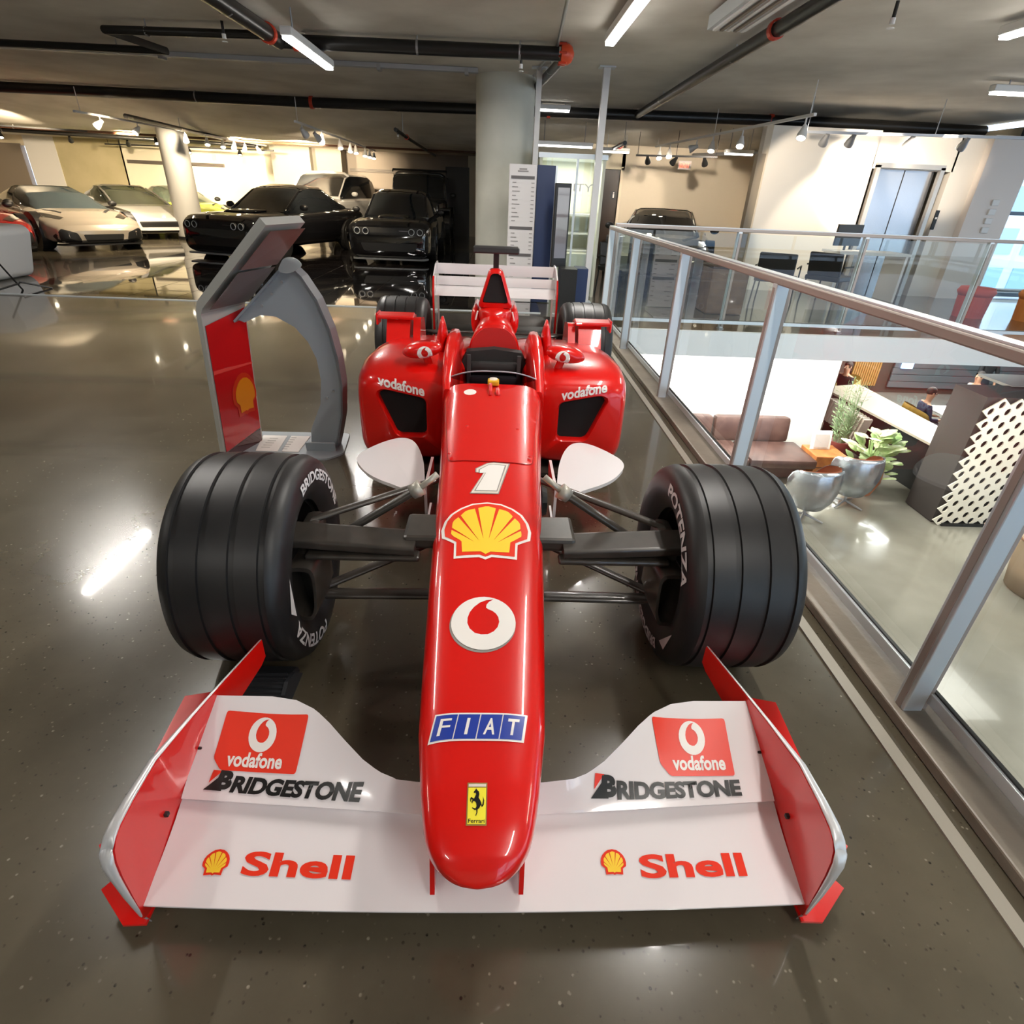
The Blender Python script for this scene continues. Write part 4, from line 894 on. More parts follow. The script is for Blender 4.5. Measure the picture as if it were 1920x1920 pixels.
# ================================================================ PARKED CARS
def make_car(name, loc, label, yaw, paint, body, gh, wheels, sc=1.0, trim=None, roof=None, front=None, cat='car', n=5.0, glass=None, mirror=(.93, -.45, .86)):
    """body: (y, hw, zb, zt); gh: (y, hw_bottom, hw_top, z_base, z_top); built at the origin facing -Y and then set in place"""
    t = E(name, (0, 0, 0), label, cat)
    ys = [b[0] for b in body]; fy = lambda y, i: interp(y, ys, [b[i] for b in body]); rr = []
    st = sorted(set([round(v, 3) for v in list(np.linspace(ys[0], ys[-1], 40)) + ys]))
    for y in st:
        hw, zb, zt = fy(y, 1), fy(y, 2), fy(y, 3)
        rr.append([(x, y, z) for x, z in sellipse(40, n, 0, zb + (zt - zb) * .55, hw, (zt - zb) * .45, (zt - zb) * .55)])
    bd = obj('body', loft(B(), rr), paint, t, angle=40)
    gy = [g[0] for g in gh]; rr = []; rf = []
    for y in sorted(set([round(v, 3) for v in list(np.linspace(gy[0], gy[-1], 22)) + gy])):
        hb, ht, z0, z1 = [interp(y, gy, [g[i] for g in gh]) for i in (1, 2, 3, 4)]
        h = max(.005, z1 - z0)
        sec = [(-hb, z0 - .04), (-lerp(hb, ht, .5) - .02, z0 + h * .5), (-ht - .02, z0 + h * .86), (-ht * .86, z0 + h * .97), (0, z1), (ht * .86, z0 + h * .97), (ht + .02, z0 + h * .86), (lerp(hb, ht, .5) + .02, z0 + h * .5), (hb, z0 - .04)]
        rr.append([(x, y, z) for x, z in sec])
        if roof and roof[0] <= y <= roof[1]: rf.append([(x * 1.01, y, z + .006) for x, z in sec[2:7]])
    obj('window_glass', loft(B(), rr), glass or mat('tinted_window', (.012, .014, .016), .04, coat=1), t, angle=30)
    if len(rf) > 1: obj('roof', loft(B(), rf, False, False, closed=False), paint, t, True)
    for sg in (-1, 1):
        A = [rr[k][1 if sg < 0 else 7] for k in range(len(rr))]
        P = [Vector(rr[k][2 if sg < 0 else 6]) for k in range(0, len(rr)) if roof and gy[0] <= rr[k][0][1] <= roof[0] + .1]
        if len(P) > 1: obj('windscreen_pillar', tube(B(), P, .026, 6), paint, t, True)
        mx, my, mz = mirror
        mr = obj('side_mirror', loft(B(), [[(sg * (mx + .09 * k * math.cos(a)), my + dy, mz + .065 * k * math.sin(a)) for a in np.linspace(0, 2 * PI, 14, endpoint=False)] for dy, k in ((-.07, .4), (-.05, .9), (.03, 1), (.05, .8))]), M_BLACK if paint is not PAINT_W else paint, t, True)
    wr, ww, yf, yr, tx = wheels
    for y in (yf, yr):
        for sg in (-1, 1):
            x = sg * (tx - ww / 2)
            obj('wheel_arch', lathe(B(), [(sg * .0, wr * 1.14), (sg * (ww / 2 + .012), wr * 1.14), (sg * (ww / 2 + .012), wr * .9)], (x, y, wr), 'x', 32), M_BLACK, t)
            w = obj('wheel', lathe(B(), [(-ww / 2, wr * .7), (-ww / 2, wr * .93), (-ww * .38, wr), (ww * .38, wr), (ww / 2 + .014, wr * .93), (ww / 2 + .014, wr * .7)] if sg > 0 else [(-ww / 2 - .014, wr * .7), (-ww / 2 - .014, wr * .93), (-ww * .38, wr), (ww * .38, wr), (ww / 2, wr * .93), (ww / 2, wr * .7)], (x, y, wr), 'x', 36), M_RUB, t, angle=40)
            bm = B(); e = x + sg * (ww / 2)
            for k in range(5):
                a = 2 * PI * k / 5 + .3; tube(bm, [(e, y, wr), (e, y + math.cos(a) * wr * .7, wr + math.sin(a) * wr * .7)], [.035, .03], 6)
            obj('wheel_spokes', bm, trim or M_RIM, w)
            obj('wheel_rim', lathe(B(), [(e - sg * .10, 0), (e - sg * .10, wr * .66), (e + sg * .01, wr * .72)], (0, y, wr), 'x', 28), trim or M_RIM, w)
    if front: front(t, bd)
    if cat == 'truck' or n > 6:
        k = [r for r in rr if r[0][1] >= roof[0]][0]; k2 = [r for r in rr if r[0][1] <= roof[1]][-1]
        obj('roof_header', tube(B(), [Vector(v) + Vector((0, -.01, -.02)) for v in k[2:7]], .055, 8), paint, t, True)
        obj('cowl', tube(B(), [Vector(rr[0][0]) + Vector((0, 0, .04)), Vector(rr[0][8]) + Vector((0, 0, .04))], .05, 8), paint, t, True)
    t.scale = (sc,) * 3; t.location = loc; t.rotation_euler = (0, 0, yaw)
    return t
def fd(bd, name, loop, m, par, off=.008, z0=0, y0=-3.2, step=.08):
    return decal(name, shape2d([loop]), (0, y0 + .3, z0), (1, 0, 0), (0, 0, 1), (0, 1, 0), bvh(bd), m, par, off, step)
PAINT_K = mat('gloss_black_paint', (.006, .006, .007), .07, coat=1)
PAINT_W = mat('gloss_white_paint', (.80, .79, .76), .15, coat=1)
PAINT_S = mat('silver_beige_paint', (.50, .44, .36), .22, .35, coat=1)
PAINT_Y = mat('lime_yellow_paint', (.62, .75, .03), .2, coat=1)
PAINT_R = mat('deep_red_paint', (.45, .008, .008), .15, coat=1)
PAINT_G = mat('dark_grey_paint', (.05, .06, .07), .12, coat=1)
M_LAMP = mat('headlight_ring', (.55, .57, .6), .2, .3); M_CHR = mat('dark_chrome', (.25, .25, .27), .15, .9)
M_VOID = mat('grille_black', (.004, .004, .004), .6)
def mirror_x(l): return [(-x, z) for x, z in l][::-1]
def muscle_front(t, bd):
    tr = bvh(bd)
    fd(bd, 'grille', round_poly([(-.74, .58), (.74, .58), (.78, .72), (-.78, .72)], .04), M_VOID, t)
    fd(bd, 'lower_intake', round_poly([(-.55, .26), (.55, .26), (.62, .42), (-.62, .42)], .04), M_VOID, t)
    fd(bd, 'grille_badge', [(.22, .655), (.44, .655), (.44, .67), (.22, .67)], M_CHR, t, .012)
    for x in (-.67, -.49, .49, .67):
        h = tr.ray_cast(Vector((x, -4, .65)), Vector((0, 1, 0)))[0]; y = h.y
        g = obj('headlight', lathe(B(), [(y - .014, .0), (y - .010, .040), (y - .012, .045), (y - .03, .062), (y - .012, .076), (y + .03, .078)], (x, 0, .65), 'y', 28), M_VOID, t, True)
        obj('headlight_ring', tube(B(), [(x + .060 * math.cos(a), y - .024, .65 + .060 * math.sin(a)) for a in np.linspace(0, 2 * PI, 24, endpoint=False)], .008, 6, closed=True), M_LAMP, g, True)
    obj('splitter', prism(B(), round_poly([(-.84, -2.02), (-.80, -2.36), (.80, -2.36), (.84, -2.02)], .12), lambda x, y, z: (x, y, z), .085, .115), mat('splitter_grey', (.16, .17, .18), .4), t)
    sc_ = [[(x, y, z) for x, z in sellipse(20, 3, 0, zc, w, h)] for y, w, h, zc in ((-1.62, .30, .03, .885), (-1.55, .33, .045, .895), (-1.0, .34, .03, .92))]
    s = obj('hood_scoop', loft(B(), sc_), PAINT_K, t, angle=40)
    obj('scoop_mouth', box(B(), (0, -1.615, .889), (.46, .02, .034)), M_VOID, s)
MB_ = [(-2.32, .74, .20, .62), (-2.28, .85, .11, .76), (-2.15, .90, .10, .84), (-1.8, .92, .12, .88), (-.9, .92, .18, .905), (0, .91, .18, .93), (.9, .93, .18, .96), (1.6, .94, .20, .97), (2.2, .90, .25, .95), (2.36, .80, .35, .86)]
MG = [(-.88, .76, .70, .90, .905), (-.15, .77, .60, .91, 1.38), (.3, .78, .58, .93, 1.45), (.9, .78, .56, .95, 1.42), (1.7, .74, .55, .96, 1.06)]
make_car('muscle_car', (-2.22, 14.95, 0), 'glossy black muscle car with a hood scoop, parked straight on the black tiles', .02, PAINT_K, MB_, MG, (.34, .24, -1.45, 1.45, .95), .93, roof=(-.10, 1.0), front=muscle_front, mirror=(1.0, -.55, 1.0))
make_car('muscle_car', (-4.82, 14.55, 0), 'glossy black muscle car angled left on the black tiles beside the round white column', -.32, PAINT_K, MB_, MG, (.34, .24, -1.45, 1.45, .95), .93, roof=(-.10, 1.0), front=muscle_front, mirror=(1.0, -.55, 1.0), trim=mat('wheel_grey', (.10, .10, .10), .25, .6))
# low sports cars
SB = [(-2.22, .66, .22, .40), (-2.12, .82, .15, .50), (-1.85, .93, .14, .60), (-1.35, .965, .14, .74), (-.8, .96, .14, .80), (0, .93, .14, .83), (.8, .95, .14, .87), (1.4, .98, .15, .92), (1.95, .95, .2, .88), (2.2, .86, .3, .80)]
SG = [(-1.05, .74, .66, .76, .77), (-.35, .76, .58, .80, 1.06), (.15, .76, .54, .83, 1.19), (.55, .74, .52, .85, 1.19), (1.2, .68, .48, .88, 1.06), (1.8, .6, .42, .88, .93)]
def sport_front(t, bd):
    fd(bd, 'centre_intake', round_poly([(-.36, .20), (.36, .20), (.40, .33), (-.40, .33)], .03), M_VOID, t)
    for s in (1, -1):
        f = (lambda l: l) if s > 0 else mirror_x
        fd(bd, 'side_intake', f(round_poly([(.44, .18), (.82, .19), (.88, .30), (.76, .44), (.50, .36)], .03)), M_VOID, t)
        hl = shape2d([f([(.50, -1.75), (.62, -1.85), (.84, -1.62), (.90, -1.30), (.80, -1.38)])])
        decal('headlight', hl, (0, 0, 1.6), (1, 0, 0), (0, 1, 0), (0, 0, -1), bvh(bd), mat('headlight_dark', (.05, .045, .04), .1, coat=1), t, .006, .06)
        ln = shape2d([f([(.40, -1.45), (.44, -1.50), (.64, -1.25), (.66, -1.12)])])
        decal('bonnet_vent', ln, (0, 0, 1.6), (1, 0, 0), (0, 1, 0), (0, 0, -1), bvh(bd), M_VOID, t, .005, .06)
    obj('splitter', prism(B(), round_poly([(-.90, -1.9), (-.74, -2.26), (.74, -2.26), (.90, -1.9)], .15), lambda x, y, z: (x, y, z), .12, .145), M_BLACK, t)
YAW = math.atan2(.8, .6)
WH = (.34, .28, -1.32, 1.36, .975)
make_car('sports_car', (-9.75, 14.45, 0), 'silver beige low sports car with black wheels left of the white column', YAW, PAINT_S, SB, SG, WH, .95, front=sport_front, trim=M_RIM, mirror=(1.02, -.55, .86), glass=mat('blue_window', (.04, .06, .07), .04, coat=1))
def white_front(t, bd):
    fd(bd, 'centre_intake', round_poly([(-.52, .30), (.52, .30), (.56, .42), (-.56, .42)], .03), M_VOID, t)
    for s in (1, -1):
        f = (lambda l: l) if s > 0 else mirror_x
        fd(bd, 'side_intake', f(round_poly([(.66, .26), (.82, .28), (.86, .36), (.72, .42)], .03)), M_VOID, t)
        hl = shape2d([f([(.55, -1.80), (.64, -1.86), (.86, -1.45), (.90, -1.15), (.78, -1.35)])])
        decal('headlight', hl, (0, 0, 1.6), (1, 0, 0), (0, 1, 0), (0, 0, -1), bvh(bd), MATS['headlight_dark'], t, .006, .06)
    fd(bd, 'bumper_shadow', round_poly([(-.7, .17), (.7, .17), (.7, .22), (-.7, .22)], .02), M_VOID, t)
make_car('sports_car', (-9.95, 17.65, 0), 'white sports car parked behind the silver one', YAW - .1, PAINT_W, SB, SG, WH, .98, roof=(.0, .8), front=white_front, mirror=(1.02, -.55, .86), glass=mat('green_window', (.10, .13, .10), .04, coat=1))
make_car('sports_car', (-10.0, 20.55, 0), 'lime yellow sports car half hidden behind the round white column', YAW - .1, PAINT_Y, SB, SG, WH, .98, front=sport_front, mirror=(1.02, -.55, .86), glass=MATS['green_window'])
make_car('sports_car', (-10.74, 12.68, 0), 'deep red sports car cut off by the left edge of the photo', YAW, PAINT_R, SB, SG, WH, .92, front=sport_front, mirror=(1.02, -.55, .86))
# trucks behind
def truck_front(t, bd):
    fd(bd, 'grille', round_poly([(-.6, .62), (.6, .62), (.62, .95), (-.62, .95)], .04), M_VOID, t)
    for s in (1, -1):
        f = (lambda l: l) if s > 0 else mirror_x
        fd(bd, 'headlight', f(round_poly([(.66, .76), (.88, .76), (.88, .94), (.66, .94)], .03)), M_LAMP, t)
    fd(bd, 'bumper', round_poly([(-.88, .40), (.88, .40), (.88, .56), (-.88, .56)], .04), M_BLACK, t, .02)
TB = [(-2.7, .86, .40, 1.0), (-2.6, .92, .34, 1.08), (-1.6, .95, .34, 1.14), (0, .96, .34, 1.18), (2.5, .96, .36, 1.18), (2.7, .93, .42, 1.14)]
TG = [(-1.45, .80, .74, 1.13, 1.14), (-.8, .82, .70, 1.15, 1.72), (-.5, .84, .70, 1.16, 1.80), (1.0, .84, .70, 1.17, 1.80), (1.4, .82, .70, 1.17, 1.66)]
make_car('pickup_truck', (-4.85, 19.55, 0), 'white pickup truck behind the two black muscle cars', -.18, PAINT_W, TB, TG, (.42, .26, -1.75, 1.75, .98), .94, roof=(-.62, 1.3), front=truck_front, cat='truck', mirror=(1.08, -1.0, 1.25))
JB = [(-2.1, .62, .50, 1.05), (-2.05, .66, .45, 1.12), (-.9, .76, .45, 1.16), (-.8, .84, .45, 1.18), (2.0, .86, .45, 1.20), (2.1, .84, .5, 1.15)]
JG = [(-.82, .78, .74, 1.16, 1.2), (-.62, .79, .72, 1.17, 1.76), (-.45, .80, .72, 1.18, 1.84), (1.8, .80, .72, 1.19, 1.84), (1.95, .80, .72, 1.19, 1.2)]
def jeep_front(t, bd):
    for k in range(7): fd(bd, 'grille_slot', round_poly([(-.31 + .09 * k, .72), (-.26 + .09 * k, .72), (-.26 + .09 * k, 1.0), (-.31 + .09 * k, 1.0)], .015), M_VOID, t)
    for s in (-1, 1): fd(bd, 'headlight', circ(.09, 18, s * .47, .90), M_LAMP, t)
    obj('bumper', box(B(), (0, -2.18, .58), (1.5, .18, .16), bev=.03), M_BLACK, t)
    for s in (-1, 1): obj('fender', box(B(), (s * .78, -1.65, .93), (.34, .95, .06), bev=.02), M_BLACK, t)
    bm = B(); tube(bm, [(-.8, -.3, 1.9), (.8, -.3, 1.9)], .03, 8); tube(bm, [(-.8, -.3, 1.84), (-.8, -.3, 1.9)], .02, 6); tube(bm, [(.8, -.3, 1.84), (.8, -.3, 1.9)], .02, 6); obj('roof_bar', bm, M_BLACK, t)
make_car('off_road_car', (-2.28, 19.55, 0), 'boxy dark off-road car with a roof bar behind the right black muscle car', .03, mat('smoky_black_paint', (.03, .03, .03), .15, coat=1), JB, JG, (.44, .28, -1.4, 1.3, .92), .97, roof=(-.50, 1.9), front=jeep_front, mirror=(1.0, -.7, 1.28), n=7)
make_car('dark_car', (3.45, 13.3, 0), 'dark grey coupe parked beyond the far glass railing', -.25, PAINT_G, SB, SG, WH, 1.02, roof=(.1, .6), front=sport_front, mirror=(1.02, -.55, .86))

# ================================================================ STANDS ON THE UPPER FLOOR
# folded information stand left of the racing car
t = E('information_stand', (-1.15, 3.2, 0), 'folded grey and red information stand with a curved metal support', 'information stand')
nA, fA = Vector((-1.485, 2.95, 0)), Vector((-1.39, 3.26, 0)); dn = Vector((.92, -.39, 0)); lean = Vector((.06, .0, 0))
def pl(u, s, z): return nA.lerp(fA, u) + dn * (s * (1 - .05 * u)) + Vector((0, 0, z))
prof = [(.0, .0), (.055, .80), (.075, .85), (.545, 1.235)]
bm = B(); rr = []
for i, (s, z) in enumerate(prof):
    tn = [( .018, 0), (.018, -.002), (.016, -.006), (.012, -.014)][i]
    rr.append([pl(0, s - .03, z + .008), pl(1, s - .03, z + .008), pl(1, s, z - (.02 if i > 1 else 0)), pl(0, s, z - (.02 if i > 1 else 0))])
obj('folded_plate', loft(bm, rr), mat('stand_grey', (.40, .40, .37), .4, .2), t)
def panel_poly(name, pts, m, off=.003):
    bm = B(); vs = [bm.verts.new(pl(u, s + off, z - off)) for u, s, z in pts]; bm.faces.new(vs); r = bmesh.ops.extrude_face_region(bm, geom=bm.faces[:])
    for v in r['geom']:
        if isinstance(v, bmesh.types.BMVert): v.co += dn * .002
    return obj(name, bm, m, t)
M_GRA = mat('stand_print_red', (.42, .008, .010), .15, coat=1); sz = lambda z: .055 * z / .80
panel_poly('red_print', [(.04, sz(.06), .06), (.96, sz(.10), .10), (.96, sz(.79), .79), (.04, sz(.745), .745)], M_GRA)
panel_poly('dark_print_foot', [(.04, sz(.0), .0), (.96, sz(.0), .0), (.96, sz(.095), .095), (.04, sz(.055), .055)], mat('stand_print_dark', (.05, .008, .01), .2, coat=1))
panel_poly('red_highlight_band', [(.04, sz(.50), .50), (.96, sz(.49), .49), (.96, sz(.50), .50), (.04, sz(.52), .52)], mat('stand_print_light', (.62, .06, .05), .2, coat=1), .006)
mm = [(.60 + .24 * x, .30 + .12 * y) for x, y in OUT]
panel_poly('print_scallop_rim', [(.67 + .30 * x, sz(.34 + .12 * y), .34 + .12 * y) for x, y in OUT], mat('stand_print_brick', (.50, .03, .01), .2, coat=1), .006)
panel_poly('print_scallop', [(.68 + .24 * x, sz(.34 + .095 * y), .34 + .095 * y) for x, y in OUT], mat('stand_print_orange', (.62, .20, .01), .2, coat=1), .009)
def up(u, f): return (u, lerp(.075, .545, f), lerp(.83, 1.215, f))
panel_poly('underside_lower', [up(0.05, .02), up(.95, .02), up(.95, .50), up(.05, .50)], mat('stand_taupe', (.13, .10, .10), .35), .016)
panel_poly('underside_upper', [up(0.05, .53), up(.95, .53), up(.95, .98), up(.05, .98)], mat('stand_brown', (.18, .085, .07), .3), .016)
sk_out = [(-1.06, 1.02), (-1.0, .96), (-.935, .85), (-.885, .70), (-.86, .55), (-.852, .40), (-.87, .22), (-.90, .10), (-.93, .0)]
sk_in = [(-1.07, .0), (-1.06, .12), (-.985, .28), (-.965, .42), (-.975, .54), (-1.01, .63), (-1.07, .705), (-1.16, .755), (-1.24, .76), (-1.33, .72), (-1.37, .735), (-1.30, .79), (-1.20, .88), (-1.10, .99)]
SKM = mat('stand_metal', (.34, .38, .41), .42, .2)
obj('curved_web', prism(B(), sk_out + sk_in, lambda x, z, q: (x, 3.17 + q, z), -.004, .004), SKM, t)
bm = B()
for chain in (sk_out,):
    for i in range(len(chain) - 1):
        a, b = chain[i], chain[i + 1]
        vs = [bm.verts.new(p) for p in ((a[0], 3.14, a[1]), (b[0], 3.14, b[1]), (b[0] + .004, 3.24, b[1]), (a[0] + .004, 3.24, a[1]))]; bm.faces.new(vs)
r = bmesh.ops.extrude_face_region(bm, geom=bm.faces[:])
for v in r['geom']:
    if isinstance(v, bmesh.types.BMVert): v.co += Vector((.01, 0, .002))
bmesh.ops.remove_doubles(bm, verts=bm.verts, dist=.0005); obj('curved_flange', bm, mat('stand_flange', (.15, .155, .17), .4, .2), t)
obj('top_cap', prism(B(), round_poly([(-.075, -.05), (.01, -.062), (.08, .0), (.03, .05), (-.045, .055)], .04), lambda x, y, q: (-1.025 + x * .8, 3.10 + y * .6 + q, 1.02 + y * .6), -.006, .006), mat('stand_cap', (.30, .33, .34), .4, .2), t, angle=50)
obj('inner_flange', prism(B(), [(-1.37, .735), (-1.10, .99), (-1.095, .98), (-1.365, .725)], lambda x, z, q: (x, 3.17 + q, z), -.045, .045), SKM, t)
obj('base_plate', prism(B(), round_poly([(-1.50, 3.40), (-1.46, 3.02), (-.94, 3.01), (-.865, 3.10), (-.90, 3.41)], .03, 4), lambda x, y, q: (x, y, q), 0, .010), SKM, t)
obj('foot_bracket', box(B(), (-1.0, 3.12, .035), (.17, .012, .06), R=Matrix.Rotation(.2, 3, 'X')), SKM, t)
bm = B()
for x, z in ((-1.10, .93), (-1.16, .87), (-1.22, .81), (-.90, .36), (-.94, .32)): tube(bm, [(x, 3.166, z), (x, 3.155, z)], .007, 8)
obj('rivets', bm, M_GALV, t, label='row of small steel rivets')['kind'] = 'stuff'
n_ = E('floor_notice', (-1.30, 3.20, .01), 'two white printed sheets lying on the stand base plate', 'notice')
obj('sheet', prism(B(), [(-1.41, 3.33), (-1.37, 3.09), (-1.245, 3.09), (-1.265, 3.33)], lambda x, y, q: (x, y, q), .011, .014), M_DWHT, n_)
obj('sheet', prism(B(), [(-1.24, 3.33), (-1.22, 3.09), (-1.125, 3.09), (-1.125, 3.33)], lambda x, y, q: (x, y, q), .011, .014), M_DWHT, n_)
bm = B()
for k in range(6): box(bm, (-1.215, 3.30 - .035 * k, .0148), (.030, .006, .0008))
for k in range(5): box(bm, (-1.33, 3.28 - .035 * k, .0148), (.05, .003, .0008))
obj('print_lines', bm, MATS['decal_grey'], n_, label='rows of tiny grey print')['kind'] = 'stuff'
# directory totem in front of the pillar
t = E('directory_board', (.43, 8.7, 0), 'tall white directory board with a navy blue side panel before the pillar', 'sign board')
obj('white_panel', box(B(), (.325, 8.7, .86), (.36, .08, 1.70), bev=.008), mat('sign_white', (.70, .67, .66), .35), t)
obj('navy_panel', box(B(), (.635, 8.74, .86), (.24, .10, 1.70), bev=.004), mat('navy_panel', (.018, .035, .10), .45), t)
obj('edge_strip', box(B(), (.765, 8.74, .86), (.025, .10, 1.70)), M_ALU, t)
for z in (1.56, .965, .63, .40): obj('heading_bar', box(B(), (.325, 8.656, z), (.31, .006, .035)), mat('sign_grey_bar', (.12, .11, .11), .5), t)
bm = B()
for z0, z1, n in ((1.50, 1.05, 10), (.90, .70, 5), (.58, .46, 3), (.35, .1, 5)):
    for k in range(n):
        z = lerp(z0, z1, k / max(1, n - 1)); w = .05 + .025 * ((k * 7) % 3); box(bm, (.19 + w / 2, 8.657, z), (w, .004, .010)); box(bm, (.46, 8.657, z), (.04, .004, .010))
box(bm, (.325, 8.657, 1.655), (.10, .004, .018)); box(bm, (.325, 8.657, 1.63), (.14, .004, .014))
obj('entry_lines', bm, mat('sign_text_grey', (.30, .28, .27), .6), t, label='small grey rows of names and floor numbers')['kind'] = 'stuff'
t = E('display_screen', (.80, 8.35, 0), 'tall black framed screen on a black plinth beside the navy panel', 'screen')
R_ = Matrix.Rotation(.35, 3, 'Z')
obj('frame', box(B(), (.83, 8.32, 1.02), (.22, .05, .98), R=R_, bev=.01), M_BLACK, t); obj('glass', box(B(), (.84, 8.293, 1.05), (.165, .006, .82), R=R_), mat('screen_grey', (.16, .14, .15), .15, coat=1), t)
obj('plinth', box(B(), (.95, 8.15, .27), (.22, .35, .54)), M_BLACK, t); obj('plinth_side', box(B(), (1.14, 8.25, .27), (.15, .35, .54)), MATS['navy_panel'], t)
obj('screen_line', box(B(), (.82, 8.287, 1.22), (.08, .004, .02), R=R_), MATS['sign_white'], t)
# cream glazed booth
t = E('glass_booth', (1.02, 9.9, 0), 'cream walled booth with glass front and white shelves behind the white post', 'booth')
M_BOO = mat('booth_cream', (.62, .62, .50), .5)
obj('back_panel', box(B(), (1.05, 10.3, .95), (.95, .04, 1.90)), M_BOO, t); obj('side_panel', box(B(), (1.5, 9.85, .95), (.04, .9, 1.90)), M_BOO, t); obj('side_panel', box(B(), (.60, 9.85, .95), (.04, .9, 1.90)), M_BOO, t)
obj('top_frame', box(B(), (1.05, 9.85, 1.86), (.98, .96, .06)), M_ALU, t); obj('front_glass', box(B(), (1.05, 9.42, .95), (.90, .012, 1.80)), M_GLASS, t); obj('base_cabinet', box(B(), (1.05, 9.9, .30), (.86, .76, .60)), M_BOO, t)
for z in (.62, .86, 1.12): obj('shelf', box(B(), (1.18, 10.05, z), (.60, .40, .025)), M_WHITE, t)
obj('mullion', box(B(), (1.12, 9.41, .95), (.03, .03, 1.84)), M_ALU, t)
bm = text2d('CITY', .42, .10, .0); bm.transform(Matrix.Translation((1.15, 9.405, 1.48)) @ Matrix.Rotation(PI / 2, 4, 'X')); obj('lettering', bm, M_WHITE, t)
# white rounded stand at the left edge with black tripod legs
t = E('white_plinth', (-6.85, 9.0, 0), 'white plinth with a rounded top corner at the left edge', 'plinth')
obj('shell', prism(B(), round_poly([(-8.3, 0), (-7.0, 0), (-6.84, .62), (-6.92, .70), (-8.3, .74)], .12, 6), lambda x, z, q: (x, 9.1 + q, z), -.35, .35), M_WHITE, t, angle=50)
obj('recess', box(B(), (-7.35, 8.746, .30), (.28, .012, .60)), MATS['warm_grey'], t)
t = E('tripod_foot', (-6.3, 8.35, 0), 'thin black tripod legs standing on the floor before the white plinth', 'tripod')
for a, b in (((-6.75, 8.45, .42), (-6.25, 8.15, .01)), ((-6.3, 8.2, .10), (-6.0, 8.35, .01)), ((-6.3, 8.2, .08), (-6.45, 7.85, .01))): obj('leg', tube(B(), [a, b], .012, 6), M_BLACK, t)
# ================================================================ GLASS RAILINGS
def railing(name, label, p0, p1, posts, h, out, zch=.085, mid=False):
    """posts: distances along p0->p1; out: side (unit vector) on which the glass stands"""
    t = E(name, (p0[0], p0[1], 0), label, 'railing')
    p0, p1 = Vector((*p0, 0)), Vector((*p1, 0)); d = p1 - p0; L = d.length; u = d.normalized(); o = Vector(out); R = Matrix.Rotation(math.atan2(u.y, u.x), 3, 'Z')
    c = p0 + u * L / 2
    tr = obj('handrail', box(B(), c + Vector((0, 0, h)), (L, .060, .034), R=R, bev=.006), M_RAILB, t)
    obj('handrail_cap', box(B(), c + Vector((0, 0, h + .021)), (L, .048, .006), R=R), M_ALU, tr)
    obj('bottom_channel', box(B(), c + o * .055 + Vector((0, 0, zch)), (L, .030, .040), R=R, bev=.004), M_ALU, t)
    obj('channel_gasket', box(B(), c + o * .055 + Vector((0, 0, zch + .022)), (L, .012, .008), R=R), M_BLACK, t)
    for s in posts:
        q = p0 + u * s; bm = B(); box(bm, q + Vector((0, 0, h / 2)), (.046, .060, h - .02), R=R, bev=.004)
        ps = obj('post', bm, M_ALU, t)
        bm = B()
        box(bm, q + o * .040 + Vector((0, 0, h / 2)), (.030, .020, h - .06), R=R, bev=.003); box(bm, q - o * .031 + Vector((0, 0, h / 2)), (.020, .004, h - .06), R=R)
        obj('post_cover', bm, M_RAILB, ps)
        obj('post_foot', box(B(), q + Vector((0, 0, .004)), (.06, .09, .008), R=R), M_GALV, ps)
    sp = sorted(set([0.0] + list(posts) + [L]))
    for a, b in zip(sp, sp[1:]):
        if b - a < .1: continue
        obj('glass_panel', box(B(), p0 + u * (a + b) / 2 + o * .055 + Vector((0, 0, (h + zch) / 2)), (b - a - .03, .010, h - zch - .06), R=R), M_GLASS, t)
    return t
railing('glass_railing', 'glass railing with taupe handrail running beside the racing car', (1.305, -2.5), (1.305, 7.20), [.6, 2.2, 3.72, 5.25, 6.78, 8.35, 9.66], 1.075, (1, 0, 0))
railing('glass_railing', 'far glass railing along the white floor edge beyond the void', (1.36, 7.27), (12.4, 7.27), [.03, 1.45, 2.95, 4.45, 5.95, 7.45, 8.95, 10.4], 1.10, (0, -1, 0))

# ================================================================ LOWER LEVEL
Z0 = -3.0
M_LF = mat('lower_concrete', (.22, .205, .165), .12, coat=.3, noise=(.9, (.32, .30, .25), .22))
struct('floor_lower', box(B(), (6.5, 5.5, Z0 - .1), (17, 24, .2)), M_LF)
struct('wall_lower_white', box(B(), (4.0, 10.75, -1.64), (5.1, .3, 2.72)), M_WHITE)
struct('wall_lower_left', box(B(), (1.35, 3.0, -1.64), (.14, 15.5, 2.72)), M_WHITE)
struct('wall_lower_back', box(B(), (10.8, 15.2, -1.64), (8.4, .3, 2.72)), mat('lower_brown', (.075, .055, .042), .7))
struct('wall_lower_right', box(B(), (14.9, 6, -1.64), (.3, 18, 2.72)), MATS['lower_brown'])
struct('wall_lower_side', box(B(), (6.62, 13.0, -1.64), (.14, 4.4, 2.72)), MATS['lower_brown'])
t = E('rippled_panel', (12, 15.0, Z0), 'grey rippled stone panel on the lower back wall', 'wall panel')
for k in range(14): obj('ripple_slat', box(B(), (12.6, 14.98 - .012 * (k % 2), Z0 + .25 + .18 * k), (3.8, .05, .17), bev=.01), mat('ripple_grey', (.12, .14, .15), .6), t)
t = E('wood_slat_panel', (9.9, 14.95, Z0), 'honey coloured wooden slat door panel on the lower back wall', 'wall panel')
for k in range(12): obj('slat', box(B(), (9.62 + .062 * k, 14.95, Z0 + 1.35), (.045, .05, 2.3)), mat('honey_wood', (.48, .25, .07), .5), t)
tag(obj('light_column', box(B(), (11.0, 14.9, -1.5), (.30, .05, 1.6)), emis('blue_glow', (.25, .5, 1), 2.5)), 'glowing blue strip on the lower back wall behind the seated man', 'light')
